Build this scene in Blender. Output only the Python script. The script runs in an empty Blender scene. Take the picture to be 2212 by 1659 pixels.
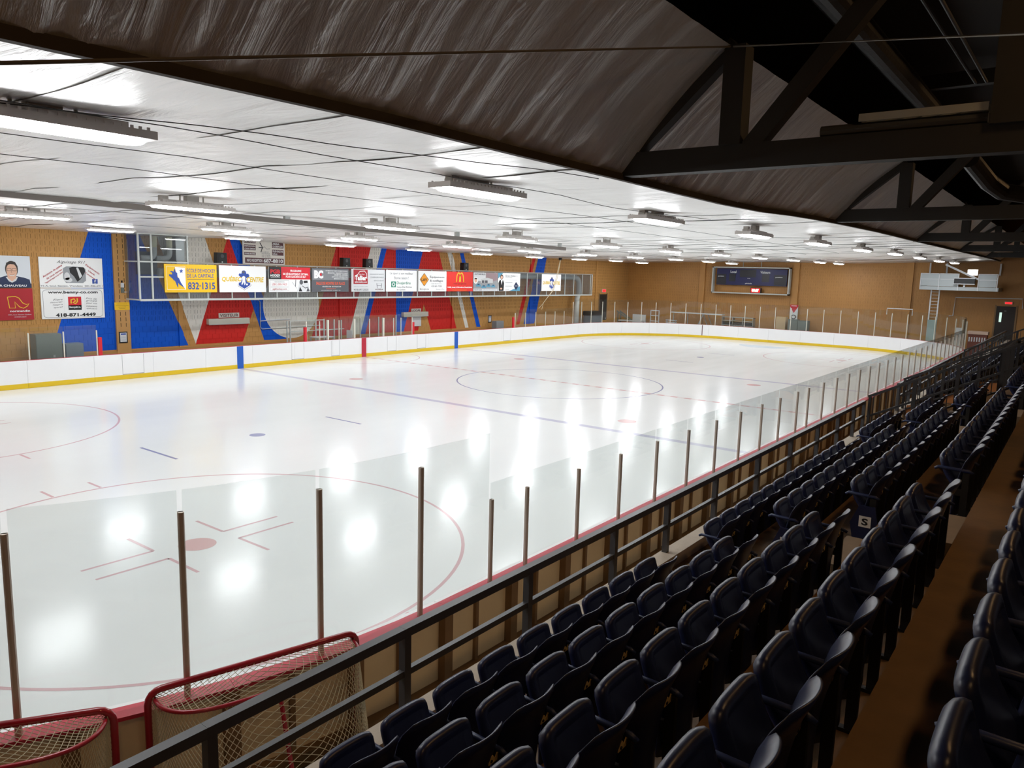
import bpy, math, random
from mathutils import Vector, Matrix, noise

random.seed(7)
SC = bpy.context.scene
COL = SC.collection

# ------------------------------------------------------------------ camera, world, exposure
CAM_F, CAM_YAW, CAM_PITCH, CAM_ROLL = 1623.36, 0.6484, 0.1456, 0.0264
CAM_POS = Vector((18.4906, -27.90, 4.7547))
cam_d = bpy.data.cameras.new('camera')
cam_d.sensor_fit = 'HORIZONTAL'
cam_d.sensor_width = 36.0
cam_d.lens = CAM_F / 2212.0 * 36.0
cam_d.clip_start = 0.05
cam_d.clip_end = 300
cam = bpy.data.objects.new('camera', cam_d)
COL.objects.link(cam)
_cy, _sy, _cp, _sp = math.cos(CAM_YAW), math.sin(CAM_YAW), math.cos(CAM_PITCH), math.sin(CAM_PITCH)
_fw = Vector((-_sy * _cp, _cy * _cp, -_sp))
_rt = Vector((_cy, _sy, 0))
_up = _rt.cross(_fw)
_r2 = _rt * math.cos(CAM_ROLL) + _up * math.sin(CAM_ROLL)
_u2 = -_rt * math.sin(CAM_ROLL) + _up * math.cos(CAM_ROLL)
_m = Matrix((( _r2.x, _u2.x, -_fw.x, CAM_POS.x), (_r2.y, _u2.y, -_fw.y, CAM_POS.y), (_r2.z, _u2.z, -_fw.z, CAM_POS.z), (0, 0, 0, 1)))
cam.matrix_world = _m
SC.camera = cam

world = bpy.data.worlds.new('world')
SC.world = world
world.use_nodes = True
world.node_tree.nodes['Background'].inputs[0].default_value = (0.5, 0.5, 0.5, 1)
world.node_tree.nodes['Background'].inputs[1].default_value = 0.0
SC.view_settings.view_transform = 'Standard'
SC.view_settings.look = 'None'
SC.view_settings.gamma = 1.0
SC.view_settings.exposure = 0.0
SC.view_settings.use_curve_mapping = False
SC.cycles.use_denoising = True
SC.cycles.max_bounces = 12
SC.cycles.diffuse_bounces = 5
SC.cycles.glossy_bounces = 5
SC.cycles.transparent_max_bounces = 24
SC.cycles.sample_clamp_indirect = 6.0
LAMP_STRENGTH = 56.0

# ------------------------------------------------------------------ materials
def lin(r, g, b):
    f = lambda c: (c / 255 / 12.92) if c / 255 <= 0.04045 else ((c / 255 + 0.055) / 1.055) ** 2.4
    return (f(r), f(g), f(b), 1.0)

MATS = {}
def mat(name, rgb, rough=0.5, metal=0.0, emit=0.0, spec=0.5, var=0.0, vscale=8.0, bump=0.0, bscale=40.0, stretch=None, coat=0.0):
    if name in MATS:
        return MATS[name]
    m = bpy.data.materials.new(name)
    m.use_nodes = True
    nt = m.node_tree
    b = nt.nodes['Principled BSDF']
    c = lin(*rgb)
    b.inputs['Base Color'].default_value = c
    b.inputs['Roughness'].default_value = rough
    b.inputs['Metallic'].default_value = metal
    b.inputs['Specular IOR Level'].default_value = spec
    b.inputs['Coat Weight'].default_value = coat
    if emit > 0:
        b.inputs['Emission Color'].default_value = c
        b.inputs['Emission Strength'].default_value = emit
    if var > 0 or bump > 0:
        geo = nt.nodes.new('ShaderNodeNewGeometry')
        mp = nt.nodes.new('ShaderNodeMapping')
        nt.links.new(geo.outputs['Position'], mp.inputs['Vector'])
        if stretch:
            mp.inputs['Scale'].default_value = stretch
    if var > 0:
        n = nt.nodes.new('ShaderNodeTexNoise')
        n.inputs['Scale'].default_value = vscale
        n.inputs['Detail'].default_value = 6
        nt.links.new(mp.outputs[0], n.inputs['Vector'])
        mx = nt.nodes.new('ShaderNodeMix')
        mx.data_type = 'RGBA'
        mx.inputs['A'].default_value = tuple(min(1, k * (1 - var)) for k in c[:3]) + (1,)
        mx.inputs['B'].default_value = tuple(min(1, k * (1 + var)) for k in c[:3]) + (1,)
        nt.links.new(n.outputs['Fac'], mx.inputs['Factor'])
        nt.links.new(mx.outputs['Result'], b.inputs['Base Color'])
    if bump > 0:
        n2 = nt.nodes.new('ShaderNodeTexNoise')
        n2.inputs['Scale'].default_value = bscale
        n2.inputs['Detail'].default_value = 4
        nt.links.new(mp.outputs[0], n2.inputs['Vector'])
        bp = nt.nodes.new('ShaderNodeBump')
        bp.inputs['Strength'].default_value = bump
        bp.inputs['Distance'].default_value = 0.02
        nt.links.new(n2.outputs['Fac'], bp.inputs['Height'])
        nt.links.new(bp.outputs[0], b.inputs['Normal'])
    MATS[name] = m
    return m

def glass_mat(name, tint, haze=0.0, haze_rgb=(200, 205, 205), rough=0.02):
    """thin sheet of acrylic: tinted see-through plus Fresnel mirror reflection and a little surface haze"""
    m = bpy.data.materials.new(name)
    m.use_nodes = True
    nt = m.node_tree
    nt.nodes.clear()
    out = nt.nodes.new('ShaderNodeOutputMaterial')
    tr = nt.nodes.new('ShaderNodeBsdfTransparent')
    tr.inputs[0].default_value = tint + (1,)
    gl = nt.nodes.new('ShaderNodeBsdfGlossy')
    gl.inputs['Roughness'].default_value = rough
    geo = nt.nodes.new('ShaderNodeNewGeometry')
    dt = nt.nodes.new('ShaderNodeVectorMath'); dt.operation = 'DOT_PRODUCT'
    nt.links.new(geo.outputs['Normal'], dt.inputs[0]); nt.links.new(geo.outputs['Incoming'], dt.inputs[1])
    ab = nt.nodes.new('ShaderNodeMath'); ab.operation = 'ABSOLUTE'; nt.links.new(dt.outputs['Value'], ab.inputs[0])
    om = nt.nodes.new('ShaderNodeMath'); om.operation = 'SUBTRACT'; om.inputs[0].default_value = 1.0; nt.links.new(ab.outputs[0], om.inputs[1])
    pw = nt.nodes.new('ShaderNodeMath'); pw.operation = 'POWER'; pw.inputs[1].default_value = 5.0; nt.links.new(om.outputs[0], pw.inputs[0])
    mul = nt.nodes.new('ShaderNodeMath'); mul.operation = 'MULTIPLY_ADD'; mul.inputs[1].default_value = 0.7; mul.inputs[2].default_value = 0.03
    nt.links.new(pw.outputs[0], mul.inputs[0])
    df = nt.nodes.new('ShaderNodeBsdfDiffuse')
    df.inputs[0].default_value = lin(*haze_rgb)
    m1 = nt.nodes.new('ShaderNodeMixShader'); m1.inputs[0].default_value = haze
    nt.links.new(tr.outputs[0], m1.inputs[1]); nt.links.new(df.outputs[0], m1.inputs[2])
    m2 = nt.nodes.new('ShaderNodeMixShader')
    nt.links.new(mul.outputs[0], m2.inputs[0])
    nt.links.new(m1.outputs[0], m2.inputs[1]); nt.links.new(gl.outputs[0], m2.inputs[2])
    nt.links.new(m2.outputs[0], out.inputs[0])
    MATS[name] = m
    return m

def foil_mat(name, rgb, rough, stretch, scale, bump, dist=0.05, fine=0.0, metal=1.0):
    m = bpy.data.materials.new(name)
    m.use_nodes = True
    nt = m.node_tree
    b = nt.nodes['Principled BSDF']
    b.inputs['Base Color'].default_value = lin(*rgb)
    b.inputs['Metallic'].default_value = metal
    b.inputs['Roughness'].default_value = rough
    geo = nt.nodes.new('ShaderNodeNewGeometry')
    mp = nt.nodes.new('ShaderNodeMapping')
    mp.inputs['Scale'].default_value = stretch
    nt.links.new(geo.outputs['Position'], mp.inputs['Vector'])
    n = nt.nodes.new('ShaderNodeTexNoise')
    n.inputs['Scale'].default_value = scale
    n.inputs['Detail'].default_value = 5
    n.inputs['Roughness'].default_value = 0.55
    n.inputs['Distortion'].default_value = 0.6
    nt.links.new(mp.outputs[0], n.inputs['Vector'])
    bp = nt.nodes.new('ShaderNodeBump')
    bp.inputs['Strength'].default_value = bump
    bp.inputs['Distance'].default_value = dist
    nt.links.new(n.outputs['Fac'], bp.inputs['Height'])
    last = bp
    if fine > 0:
        n3 = nt.nodes.new('ShaderNodeTexNoise')
        n3.inputs['Scale'].default_value = 9.0
        n3.inputs['Detail'].default_value = 6
        nt.links.new(geo.outputs['Position'], n3.inputs['Vector'])
        b3 = nt.nodes.new('ShaderNodeBump')
        b3.inputs['Strength'].default_value = fine
        b3.inputs['Distance'].default_value = 0.03
        nt.links.new(n3.outputs['Fac'], b3.inputs['Height'])
        nt.links.new(bp.outputs[0], b3.inputs['Normal'])
        last = b3
    nt.links.new(last.outputs[0], b.inputs['Normal'])
    MATS[name] = m
    return m

# mural painted over the block wall on the far long side, polygons in (y, z) metres
MURAL = [
 ('blue', [(-13.09, 6.3), (-11.13, 6.3), (-8.92, 1.0), (-14.9, 1.0)]),
 ('white', [(-10.34, 6.3), (-7.98, 6.3), (-7.32, 4.37), (-8.53, 1.02)]),
 ('red', [(-6.72, 6.1), (-6.62, 6.1), (-5.35, 2.65), (-6.01, 1.02), (-8.55, 1.02)]),
 ('blue', [(-6.64, 6.15), (-6.10, 6.15), (-4.70, 3.09), (-3.40, 1.02), (-4.77, 1.02), (-5.35, 2.65)]),
 ('disc', (-3.02, 2.82, 1.78)),
 ('red', [(0.10, 6.3), (2.63, 6.3), (0.87, 1.02), (-1.77, 1.02)]),
 ('white', [(2.63, 6.3), (3.47, 6.3), (1.73, 1.02), (0.87, 1.02)]),
 ('blue', [(3.47, 6.3), (3.90, 6.3), (2.10, 1.02), (1.73, 1.02)]),
 ('red', [(3.90, 6.3), (4.55, 6.3), (4.62, 1.02), (2.10, 1.02)]),
 ('blue', [(4.55, 6.3), (6.99, 6.3), (5.25, 1.02), (4.62, 1.02)]),
 ('red', [(6.99, 6.3), (8.28, 6.3), (10.19, 1.02), (5.25, 1.02)]),
 ('tan', [(7.03, 2.69), (7.69, 1.0), (6.52, 1.0)]),
 ('white', [(9.08, 6.3), (9.50, 6.3), (11.44, 1.02), (11.10, 1.02)]),
 ('blue', [(10.32, 6.3), (10.70, 6.3), (12.72, 1.02), (12.30, 1.02)]),
 ('red', [(18.78, 6.3), (19.26, 6.3), (17.29, 1.02), (16.88, 1.02)]),
 ('blue', [(19.55, 6.3), (20.66, 6.3), (19.19, 1.02), (17.81, 1.02)]),
]
PAINT = {'blue': lin(0, 84, 200), 'white': lin(226, 222, 212), 'red': lin(204, 38, 32), 'tan': lin(190, 142, 82), 'disc': lin(226, 222, 212)}

def mural_mat():
    m = bpy.data.materials.new('painted_block_mural')
    m.use_nodes = True
    nt = m.node_tree
    b = nt.nodes['Principled BSDF']
    b.inputs['Roughness'].default_value = 0.55
    b.inputs['Specular IOR Level'].default_value = 0.25
    geo = nt.nodes.new('ShaderNodeNewGeometry')
    P = geo.outputs['Position']
    nz = nt.nodes.new('ShaderNodeTexNoise'); nz.inputs['Scale'].default_value = 3.0; nz.inputs['Detail'].default_value = 6
    nt.links.new(P, nz.inputs['Vector'])
    mx = nt.nodes.new('ShaderNodeMix'); mx.data_type = 'RGBA'
    t = PAINT['tan']
    mx.inputs['A'].default_value = (t[0] * .9, t[1] * .88, t[2] * .85, 1)
    mx.inputs['B'].default_value = (t[0] * 1.08, t[1] * 1.08, t[2] * 1.1, 1)
    nt.links.new(nz.outputs['Fac'], mx.inputs['Factor'])
    cur = mx.outputs['Result']
    for col, poly in MURAL:
        if col == 'disc':
            cy_, cz_, r_ = poly
            d = nt.nodes.new('ShaderNodeVectorMath'); d.operation = 'SUBTRACT'
            nt.links.new(P, d.inputs[0]); d.inputs[1].default_value = (0, cy_, cz_)
            s = nt.nodes.new('ShaderNodeVectorMath'); s.operation = 'MULTIPLY'
            nt.links.new(d.outputs[0], s.inputs[0]); s.inputs[1].default_value = (0, 1, 1)
            l = nt.nodes.new('ShaderNodeVectorMath'); l.operation = 'LENGTH'
            nt.links.new(s.outputs[0], l.inputs[0])
            g = nt.nodes.new('ShaderNodeMath'); g.operation = 'LESS_THAN'; g.inputs[1].default_value = r_
            nt.links.new(l.outputs['Value'], g.inputs[0])
            fac = g.outputs[0]
        else:
            area = sum(poly[i][0] * poly[(i + 1) % len(poly)][1] - poly[(i + 1) % len(poly)][0] * poly[i][1] for i in range(len(poly)))
            pts = poly if area > 0 else poly[::-1]
            # non-convex outlines are cut into a fan of convex triangles
            tris = [pts]
            conv = all(((pts[(i + 1) % len(pts)][0] - pts[i][0]) * (pts[(i + 2) % len(pts)][1] - pts[(i + 1) % len(pts)][1]) -
                        (pts[(i + 1) % len(pts)][1] - pts[i][1]) * (pts[(i + 2) % len(pts)][0] - pts[(i + 1) % len(pts)][0])) > -1e-6 for i in range(len(pts)))
            if not conv:
                from mathutils.geometry import tessellate_polygon
                tri = tessellate_polygon([[Vector((p[0], p[1], 0)) for p in pts]])
                tris = [[pts[i] for i in tt] for tt in tri]
                tris = [q if (q[1][0] - q[0][0]) * (q[2][1] - q[0][1]) - (q[1][1] - q[0][1]) * (q[2][0] - q[0][0]) > 0 else q[::-1] for q in tris]
            fac = None
            for q in tris:
                f = None
                for i in range(len(q)):
                    (y0, z0), (y1, z1) = q[i], q[(i + 1) % len(q)]
                    ny, nz_ = -(z1 - z0), (y1 - y0)
                    dt = nt.nodes.new('ShaderNodeVectorMath'); dt.operation = 'DOT_PRODUCT'
                    nt.links.new(P, dt.inputs[0]); dt.inputs[1].default_value = (0, ny, nz_)
                    g = nt.nodes.new('ShaderNodeMath'); g.operation = 'GREATER_THAN'
                    g.inputs[1].default_value = ny * y0 + nz_ * z0 - 1e-5
                    nt.links.new(dt.outputs['Value'], g.inputs[0])
                    if f is None:
                        f = g.outputs[0]
                    else:
                        mu = nt.nodes.new('ShaderNodeMath'); mu.operation = 'MULTIPLY'
                        nt.links.new(f, mu.inputs[0]); nt.links.new(g.outputs[0], mu.inputs[1]); f = mu.outputs[0]
                if fac is None:
                    fac = f
                else:
                    mu = nt.nodes.new('ShaderNodeMath'); mu.operation = 'MAXIMUM'
                    nt.links.new(fac, mu.inputs[0]); nt.links.new(f, mu.inputs[1]); fac = mu.outputs[0]
        mk = nt.nodes.new('ShaderNodeMix'); mk.data_type = 'RGBA'
        nt.links.new(fac, mk.inputs['Factor']); nt.links.new(cur, mk.inputs['A'])
        mk.inputs['B'].default_value = PAINT[col]
        cur = mk.outputs['Result']
    nt.links.new(cur, b.inputs['Base Color'])
    MATS['mural'] = m
    return m

# ------------------------------------------------------------------ mesh helpers
def org(o):
    v = Vector((0, 0, 0))
    while o is not None:
        v += o.location
        o = o.parent
    return v

class MB:
    def __init__(s):
        s.v = []; s.f = []; s.mi = []; s.smooth = False
    def add(s, vs, fs, mi=0):
        k = len(s.v)
        s.v.extend([tuple(p) for p in vs])
        for f in fs:
            s.f.append(tuple(k + i for i in f)); s.mi.append(mi)
        return s
    def box(s, a, b, mi=0):
        x0, y0, z0 = (min(a[i], b[i]) for i in range(3)); x1, y1, z1 = (max(a[i], b[i]) for i in range(3))
        return s.add([(x0, y0, z0), (x1, y0, z0), (x1, y1, z0), (x0, y1, z0), (x0, y0, z1), (x1, y0, z1), (x1, y1, z1), (x0, y1, z1)],
                     [(0, 3, 2, 1), (4, 5, 6, 7), (0, 1, 5, 4), (1, 2, 6, 5), (2, 3, 7, 6), (3, 0, 4, 7)], mi)
    def obox(s, c, ax, ay, az, mi=0):
        """box from centre and three half-axis vectors"""
        c = Vector(c); ax = Vector(ax); ay = Vector(ay); az = Vector(az)
        p = [c - ax - ay - az, c + ax - ay - az, c + ax + ay - az, c - ax + ay - az, c - ax - ay + az, c + ax - ay + az, c + ax + ay + az, c - ax + ay + az]
        return s.add(p, [(0, 3, 2, 1), (4, 5, 6, 7), (0, 1, 5, 4), (1, 2, 6, 5), (2, 3, 7, 6), (3, 0, 4, 7)], mi)
    def bar(s, a, b, w, h, upv=(0, 0, 1), mi=0):
        a = Vector(a); b = Vector(b); d = (b - a); L = d.length; d.normalize()
        u = Vector(upv)
        sx = d.cross(u)
        if sx.length < 1e-4:
            sx = d.cross(Vector((1, 0, 0)))
        sx.normalize(); u2 = sx.cross(d)
        return s.obox((a + b) / 2, d * L / 2, sx * w / 2, u2 * h / 2, mi)
    def tube(s, path, r, n=8, cap=True, mi=0, closed=False):
        P = [Vector(p) for p in path]
        N = len(P); vs = []; prev = None
        rr = r if isinstance(r, (list, tuple)) else [r] * N
        for i in range(N):
            if closed:
                t = P[(i + 1) % N] - P[i - 1]
            else:
                t = P[min(i + 1, N - 1)] - P[max(i - 1, 0)]
            t.normalize()
            if prev is None:
                a = t.cross(Vector((0, 0, 1)))
                if a.length < 1e-3:
                    a = t.cross(Vector((1, 0, 0)))
            else:
                a = prev - t * prev.dot(t)
                if a.length < 1e-4:
                    a = t.cross(Vector((0, 0, 1)))
            a.normalize(); prev = a; b = t.cross(a)
            for k in range(n):
                w = 2 * math.pi * k / n
                vs.append(P[i] + a * rr[i] * math.cos(w) + b * rr[i] * math.sin(w))
        fs = []
        for i in range(N if closed else N - 1):
            j = (i + 1) % N
            for k in range(n):
                fs.append((i * n + k, i * n + (k + 1) % n, j * n + (k + 1) % n, j * n + k))
        if cap and not closed:
            fs.append(tuple(range(n))[::-1]); fs.append(tuple((N - 1) * n + k for k in range(n)))
        return s.add(vs, fs, mi)
    def prism(s, poly, axis, a, b, mi=0):
        """poly in the two other axes, extruded along axis from a to b"""
        def mk(p, t):
            return {0: (t, p[0], p[1]), 1: (p[0], t, p[1]), 2: (p[0], p[1], t)}[axis]
        n = len(poly)
        vs = [mk(p, a) for p in poly] + [mk(p, b) for p in poly]
        fs = [tuple(range(n))[::-1], tuple(range(n, 2 * n))] + [(i, (i + 1) % n, n + (i + 1) % n, n + i) for i in range(n)]
        return s.add(vs, fs, mi)
    def grid(s, fn, nu, nv, mi=0):
        vs = [fn(i / nu, j / nv) for j in range(nv + 1) for i in range(nu + 1)]
        fs = [(j * (nu + 1) + i, j * (nu + 1) + i + 1, (j + 1) * (nu + 1) + i + 1, (j + 1) * (nu + 1) + i) for j in range(nv) for i in range(nu)]
        return s.add(vs, fs, mi)
    def mesh(s, name, off=(0, 0, 0)):
        me = bpy.data.meshes.new(name)
        ox, oy, oz = off
        me.from_pydata([(x - ox, y - oy, z - oz) for x, y, z in s.v], [], s.f)
        if any(s.mi):
            me.polygons.foreach_set('material_index', s.mi)
        if s.smooth:
            me.polygons.foreach_set('use_smooth', [True] * len(me.polygons))
        me.update()
        return me
    def build(s, name, mats, parent=None, loc=None):
        if parent is not None:
            off = org(parent); l = Vector((0, 0, 0))
        else:
            if loc is None:
                xs = [p[0] for p in s.v]; ys = [p[1] for p in s.v]; zs = [p[2] for p in s.v]
                loc = ((min(xs) + max(xs)) / 2, (min(ys) + max(ys)) / 2, min(zs))
            off = Vector(loc); l = off
        me = s.mesh(name, off)
        for m in (mats if isinstance(mats, (list, tuple)) else [mats]):
            me.materials.append(m)
        o = bpy.data.objects.new(name, me)
        o.location = l
        COL.objects.link(o)
        if parent is not None:
            o.parent = parent
        return o

def thing(name, label, cat, loc=(0, 0, 0), group=None):
    o = bpy.data.objects.new(name, None)
    o.empty_display_size = 0.1
    COL.objects.link(o)
    o.location = loc
    o['label'] = label; o['category'] = cat
    if group: o['group'] = group
    return o
def tag(o, label, cat, group=None):
    o['label'] = label; o['category'] = cat
    if group: o['group'] = group
    return o
def struct(o, label=None, cat=None):
    o['kind'] = 'structure'
    if label: o['label'] = label
    if cat: o['category'] = cat
    return o
def place(me, name, parent, loc=(0, 0, 0)):
    o = bpy.data.objects.new(name, me)
    o.location = loc
    COL.objects.link(o)
    if parent is not None: o.parent = parent
    return o
ORD = ['first', 'second', 'third', 'fourth', 'fifth', 'sixth', 'seventh', 'eighth', 'ninth', 'tenth', 'eleventh', 'twelfth', 'thirteenth', 'fourteenth', 'fifteenth', 'sixteenth', 'seventeenth', 'eighteenth', 'nineteenth', 'twentieth',
       'twenty-first', 'twenty-second', 'twenty-third', 'twenty-fourth', 'twenty-fifth', 'twenty-sixth', 'twenty-seventh', 'twenty-eighth', 'twenty-ninth', 'thirtieth']

# ------------------------------------------------------------------ common materials
M_WHITE = mat('white_board_plastic', (242, 242, 243), 0.38, var=0.02, vscale=2)
M_YEL = mat('yellow_kick_plastic', (226, 190, 28), 0.4)
M_RED = mat('red_cap_plastic', (190, 34, 58), 0.4)
M_STRIPE_B = mat('blue_stripe_plastic', (28, 92, 190), 0.35)
M_STRIPE_R = mat('red_stripe_plastic', (186, 34, 58), 0.35)
M_POST = mat('aluminium_post', (206, 192, 180), 0.4, metal=0.15)
M_POSTW = mat('white_post', (226, 222, 208), 0.45)
M_GLASS = glass_mat('rink_glass', (0.95, 0.968, 0.96), 0.010)
M_GLASSF = glass_mat('gallery_glass', (0.80, 0.82, 0.83), 0.10, (150, 155, 160))
M_PLY = mat('tan_plywood', (244, 222, 182), 0.6, var=0.12, vscale=3)
M_STUD = mat('brown_timber', (138, 108, 74), 0.7, var=0.2, vscale=6)
M_RAIL = mat('charcoal_steel_paint', (74, 74, 76), 0.42, spec=0.5)
M_CONC = mat('pale_concrete', (176, 164, 148), 0.85, var=0.16, vscale=5, bump=0.15, bscale=60)
M_TREAD = mat('brown_painted_concrete', (112, 82, 46), 0.62, var=0.28, vscale=5, bump=0.1, bscale=50)
M_FLOOR = mat('grey_concrete_floor', (110, 98, 84), 0.7, var=0.15, vscale=3)
M_SEAT = mat('navy_plastic', (24, 32, 66), 0.36, spec=0.5)
M_SEATD = mat('navy_armrest', (30, 44, 84), 0.45)
M_BLACK = mat('black_plastic', (18, 18, 19), 0.5)
M_BRASS = mat('brass_plate', (226, 196, 128), 0.42, metal=0.35)
M_TRUSS = mat('dark_brown_steel', (26, 24, 21), 0.6)
M_ROOF = mat('dark_roof_deck', (30, 28, 27), 0.8)
M_GALV = mat('galvanised_metal', (176, 180, 178), 0.4, metal=0.55)
M_TAN = mat('tan_block_paint', (190, 142, 82), 0.5, var=0.08, vscale=3)
M_SLOT_SHADE = mat('slot_shade', (26, 20, 14), 0.9)  # shade inside the deep block slots, put into the colour of shallow recesses
M_FRAME = mat('pale_grey_frame', (186, 190, 186), 0.45)
M_GREYCAB = mat('grey_green_cabinet', (104, 112, 106), 0.5)
M_DUCT = mat('white_duct', (206, 208, 204), 0.45)
M_BLK = mat('matt_black', (10, 10, 10), 0.7)
M_ROPE = mat('steel_cable', (120, 112, 100), 0.5, metal=0.4)
M_WIRE = mat('dark_wire', (52, 50, 48), 0.6)
M_PAPERW = mat('sign_white', (238, 240, 240), 0.45)
M_FOIL = foil_mat('foil_ceiling_sheet', (246, 245, 243), 0.38, (0.30, 1.6, 1.0), 2.2, 0.85, 0.08, metal=0.55)
M_FOILC = foil_mat('foil_curtain_sheet', (226, 225, 224), 0.36, (0.5, 2.6, 0.5), 2.0, 0.55, 0.10, fine=0.35, metal=0.62)
M_MURAL = mural_mat()

# ================================================================== ICE
HW, HL, RC = 12.95, 30.48, 8.53
def rink_path(off=0.0, step=0.35):
    """outline of the rink (counter-clockwise), offset outwards by off"""
    r = RC + off; pts = []
    cx, cy = HW - RC, HL - RC
    for (sx, sy, a0) in ((1, -1, -90), (1, 1, 0), (-1, 1, 90), (-1, -1, 180)):
        n = 26
        for k in range(n + 1):
            a = math.radians(a0 + 90 * k / n)
            pts.append((sx * cx + r * math.cos(a), sy * cy + r * math.sin(a)))
    return pts

def ice_mat(name, rgb, rough=0.16):
    m = bpy.data.materials.new(name)
    m.use_nodes = True
    nt = m.node_tree
    b = nt.nodes['Principled BSDF']
    c = lin(*rgb)
    b.inputs['IOR'].default_value = 1.31
    geo = nt.nodes.new('ShaderNodeNewGeometry')
    n = nt.nodes.new('ShaderNodeTexNoise'); n.inputs['Scale'].default_value = 0.35; n.inputs['Detail'].default_value = 8
    nt.links.new(geo.outputs['Position'], n.inputs['Vector'])
    mx = nt.nodes.new('ShaderNodeMix'); mx.data_type = 'RGBA'
    mx.inputs['A'].default_value = tuple(k * .965 for k in c[:3]) + (1,)
    mx.inputs['B'].default_value = tuple(min(1, k * 1.03) for k in c[:3]) + (1,)
    nt.links.new(n.outputs['Fac'], mx.inputs['Factor']); nt.links.new(mx.outputs['Result'], b.inputs['Base Color'])
    mr = nt.nodes.new('ShaderNodeMapRange')
    mr.inputs['To Min'].default_value = rough * 0.7; mr.inputs['To Max'].default_value = rough * 1.35
    mp = nt.nodes.new('ShaderNodeMapping'); mp.inputs['Scale'].default_value = (0.5, 0.08, 1)
    n2 = nt.nodes.new('ShaderNodeTexNoise'); n2.inputs['Scale'].default_value = 2.0; n2.inputs['Detail'].default_value = 5
    nt.links.new(geo.outputs['Position'], mp.inputs['Vector']); nt.links.new(mp.outputs[0], n2.inputs['Vector'])
    nt.links.new(n2.outputs['Fac'], mr.inputs['Value']); nt.links.new(mr.outputs[0], b.inputs['Roughness'])
    n3 = nt.nodes.new('ShaderNodeTexNoise'); n3.inputs['Scale'].default_value = 7.0; n3.inputs['Detail'].default_value = 6
    nt.links.new(geo.outputs['Position'], n3.inputs['Vector'])
    bp = nt.nodes.new('ShaderNodeBump'); bp.inputs['Strength'].default_value = 0.06; bp.inputs['Distance'].default_value = 0.01
    nt.links.new(n3.outputs['Fac'], bp.inputs['Height']); nt.links.new(bp.outputs[0], b.inputs['Normal'])
    MATS[name] = m
    return m
M_ICE = ice_mat('ice', (232, 235, 235))
M_IBLUE = ice_mat('ice_paint_blue', (196, 196, 216))
M_IBLUE2 = ice_mat('ice_paint_dark_blue', (150, 152, 186))
M_IRED = ice_mat('ice_paint_red', (212, 178, 182))
M_IRED2 = ice_mat('ice_paint_spot_red', (216, 180, 180))
M_IPALE = ice_mat('ice_paint_pale_red', (230, 222, 222))
M_ICREASE = ice_mat('ice_paint_pale_blue', (188, 208, 226))
M_IGREY = ice_mat('ice_paint_grey', (158, 160, 160))

ice = MB()
rp = rink_path(0.02)
ice.add([(x, y, 0.0) for x, y in rp] + [(x, y, -0.05) for x, y in rp],
        [tuple(range(len(rp)))] + [((i + 1) % len(rp), i, len(rp) + i, len(rp) + (i + 1) % len(rp)) for i in range(len(rp))])
ice_o = struct(ice.build('floor_ice', M_ICE, None, (0, 0, 0)), 'glossy white skating ice filling the rink', 'ice')
ZL = 0.0015
def mark(name, mb, m):
    return mb.build(name, m, ice_o)
def flat(poly, z=ZL):
    return MB().add([(p[0], p[1], z) for p in poly], [tuple(range(len(poly)))])
def rect(x0, y0, x1, y1, z=ZL): return flat([(x0, y0), (x1, y0), (x1, y1), (x0, y1)], z)
def ring(cx, cy, r, w, a0=0, a1=360, n=96, z=ZL):
    mb = MB(); vs = []
    for k in range(n + 1):
        a = math.radians(a0 + (a1 - a0) * k / n)
        for q in (r - w / 2, r + w / 2): vs.append((cx + q * math.cos(a), cy + q * math.sin(a), z))
    return mb.add(vs, [(2 * i, 2 * i + 1, 2 * i + 3, 2 * i + 2) for i in range(n)])
def disc(cx, cy, r, n=40, z=ZL): return flat([(cx + r * math.cos(2 * math.pi * k / n), cy + r * math.sin(2 * math.pi * k / n)) for k in range(n)], z)
for s in (-1, 1):
    mark('blue_line', rect(-HW, s * 7.64 - .15, HW, s * 7.64 + .15), M_IBLUE)
cl = MB()
mark('center_line', rect(-HW, -.14, HW, .14), M_IPALE)
for k in range(44):
    x0 = -HW + .1 + k * 0.59
    mark('center_line_dash', rect(x0, -.1, x0 + .3, .1, ZL * 1.6), M_IRED2)
mark('center_circle', ring(0, 0, 4.572, .06, z=ZL * 2), M_IBLUE2)
for sx in (-1, 1):
    for sy in (-1, 1):
        mark('faceoff_spot', disc(sx * 6.72, sy * 5.98, .31), M_IRED2)
        mark('faceoff_spot', disc(sx * 6.74, sy * 21.25, .31), M_IRED2)
        mark('faceoff_circle', ring(sx * 6.74, sy * 21.25, 4.572, .06), M_IRED)
        for qx in (-1, 1):
            for qy in (-1, 1):
                cx, cy = sx * 6.74 + qx * .25, sy * 21.25 + qy * .64
                mark('faceoff_tee', flat([(cx - .03, cy), (cx + .03, cy), (cx + .03, cy + qy * 1.15), (cx - .03, cy + qy * 1.15)]), M_IRED)
                mark('faceoff_tee', flat([(cx, cy - .03), (cx, cy + .03), (cx + qx * .88, cy + .03), (cx + qx * .88, cy - .03)]), M_IRED)
        for dy in (-.47, .47):
            for qx in (-1, 1):
                x0 = sx * 6.74 + qx * 4.6
                mark('hash_mark', rect(x0, sy * 21.25 + dy - .03, x0 + qx * .6, sy * 21.25 + dy + .03), M_IRED)
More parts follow.
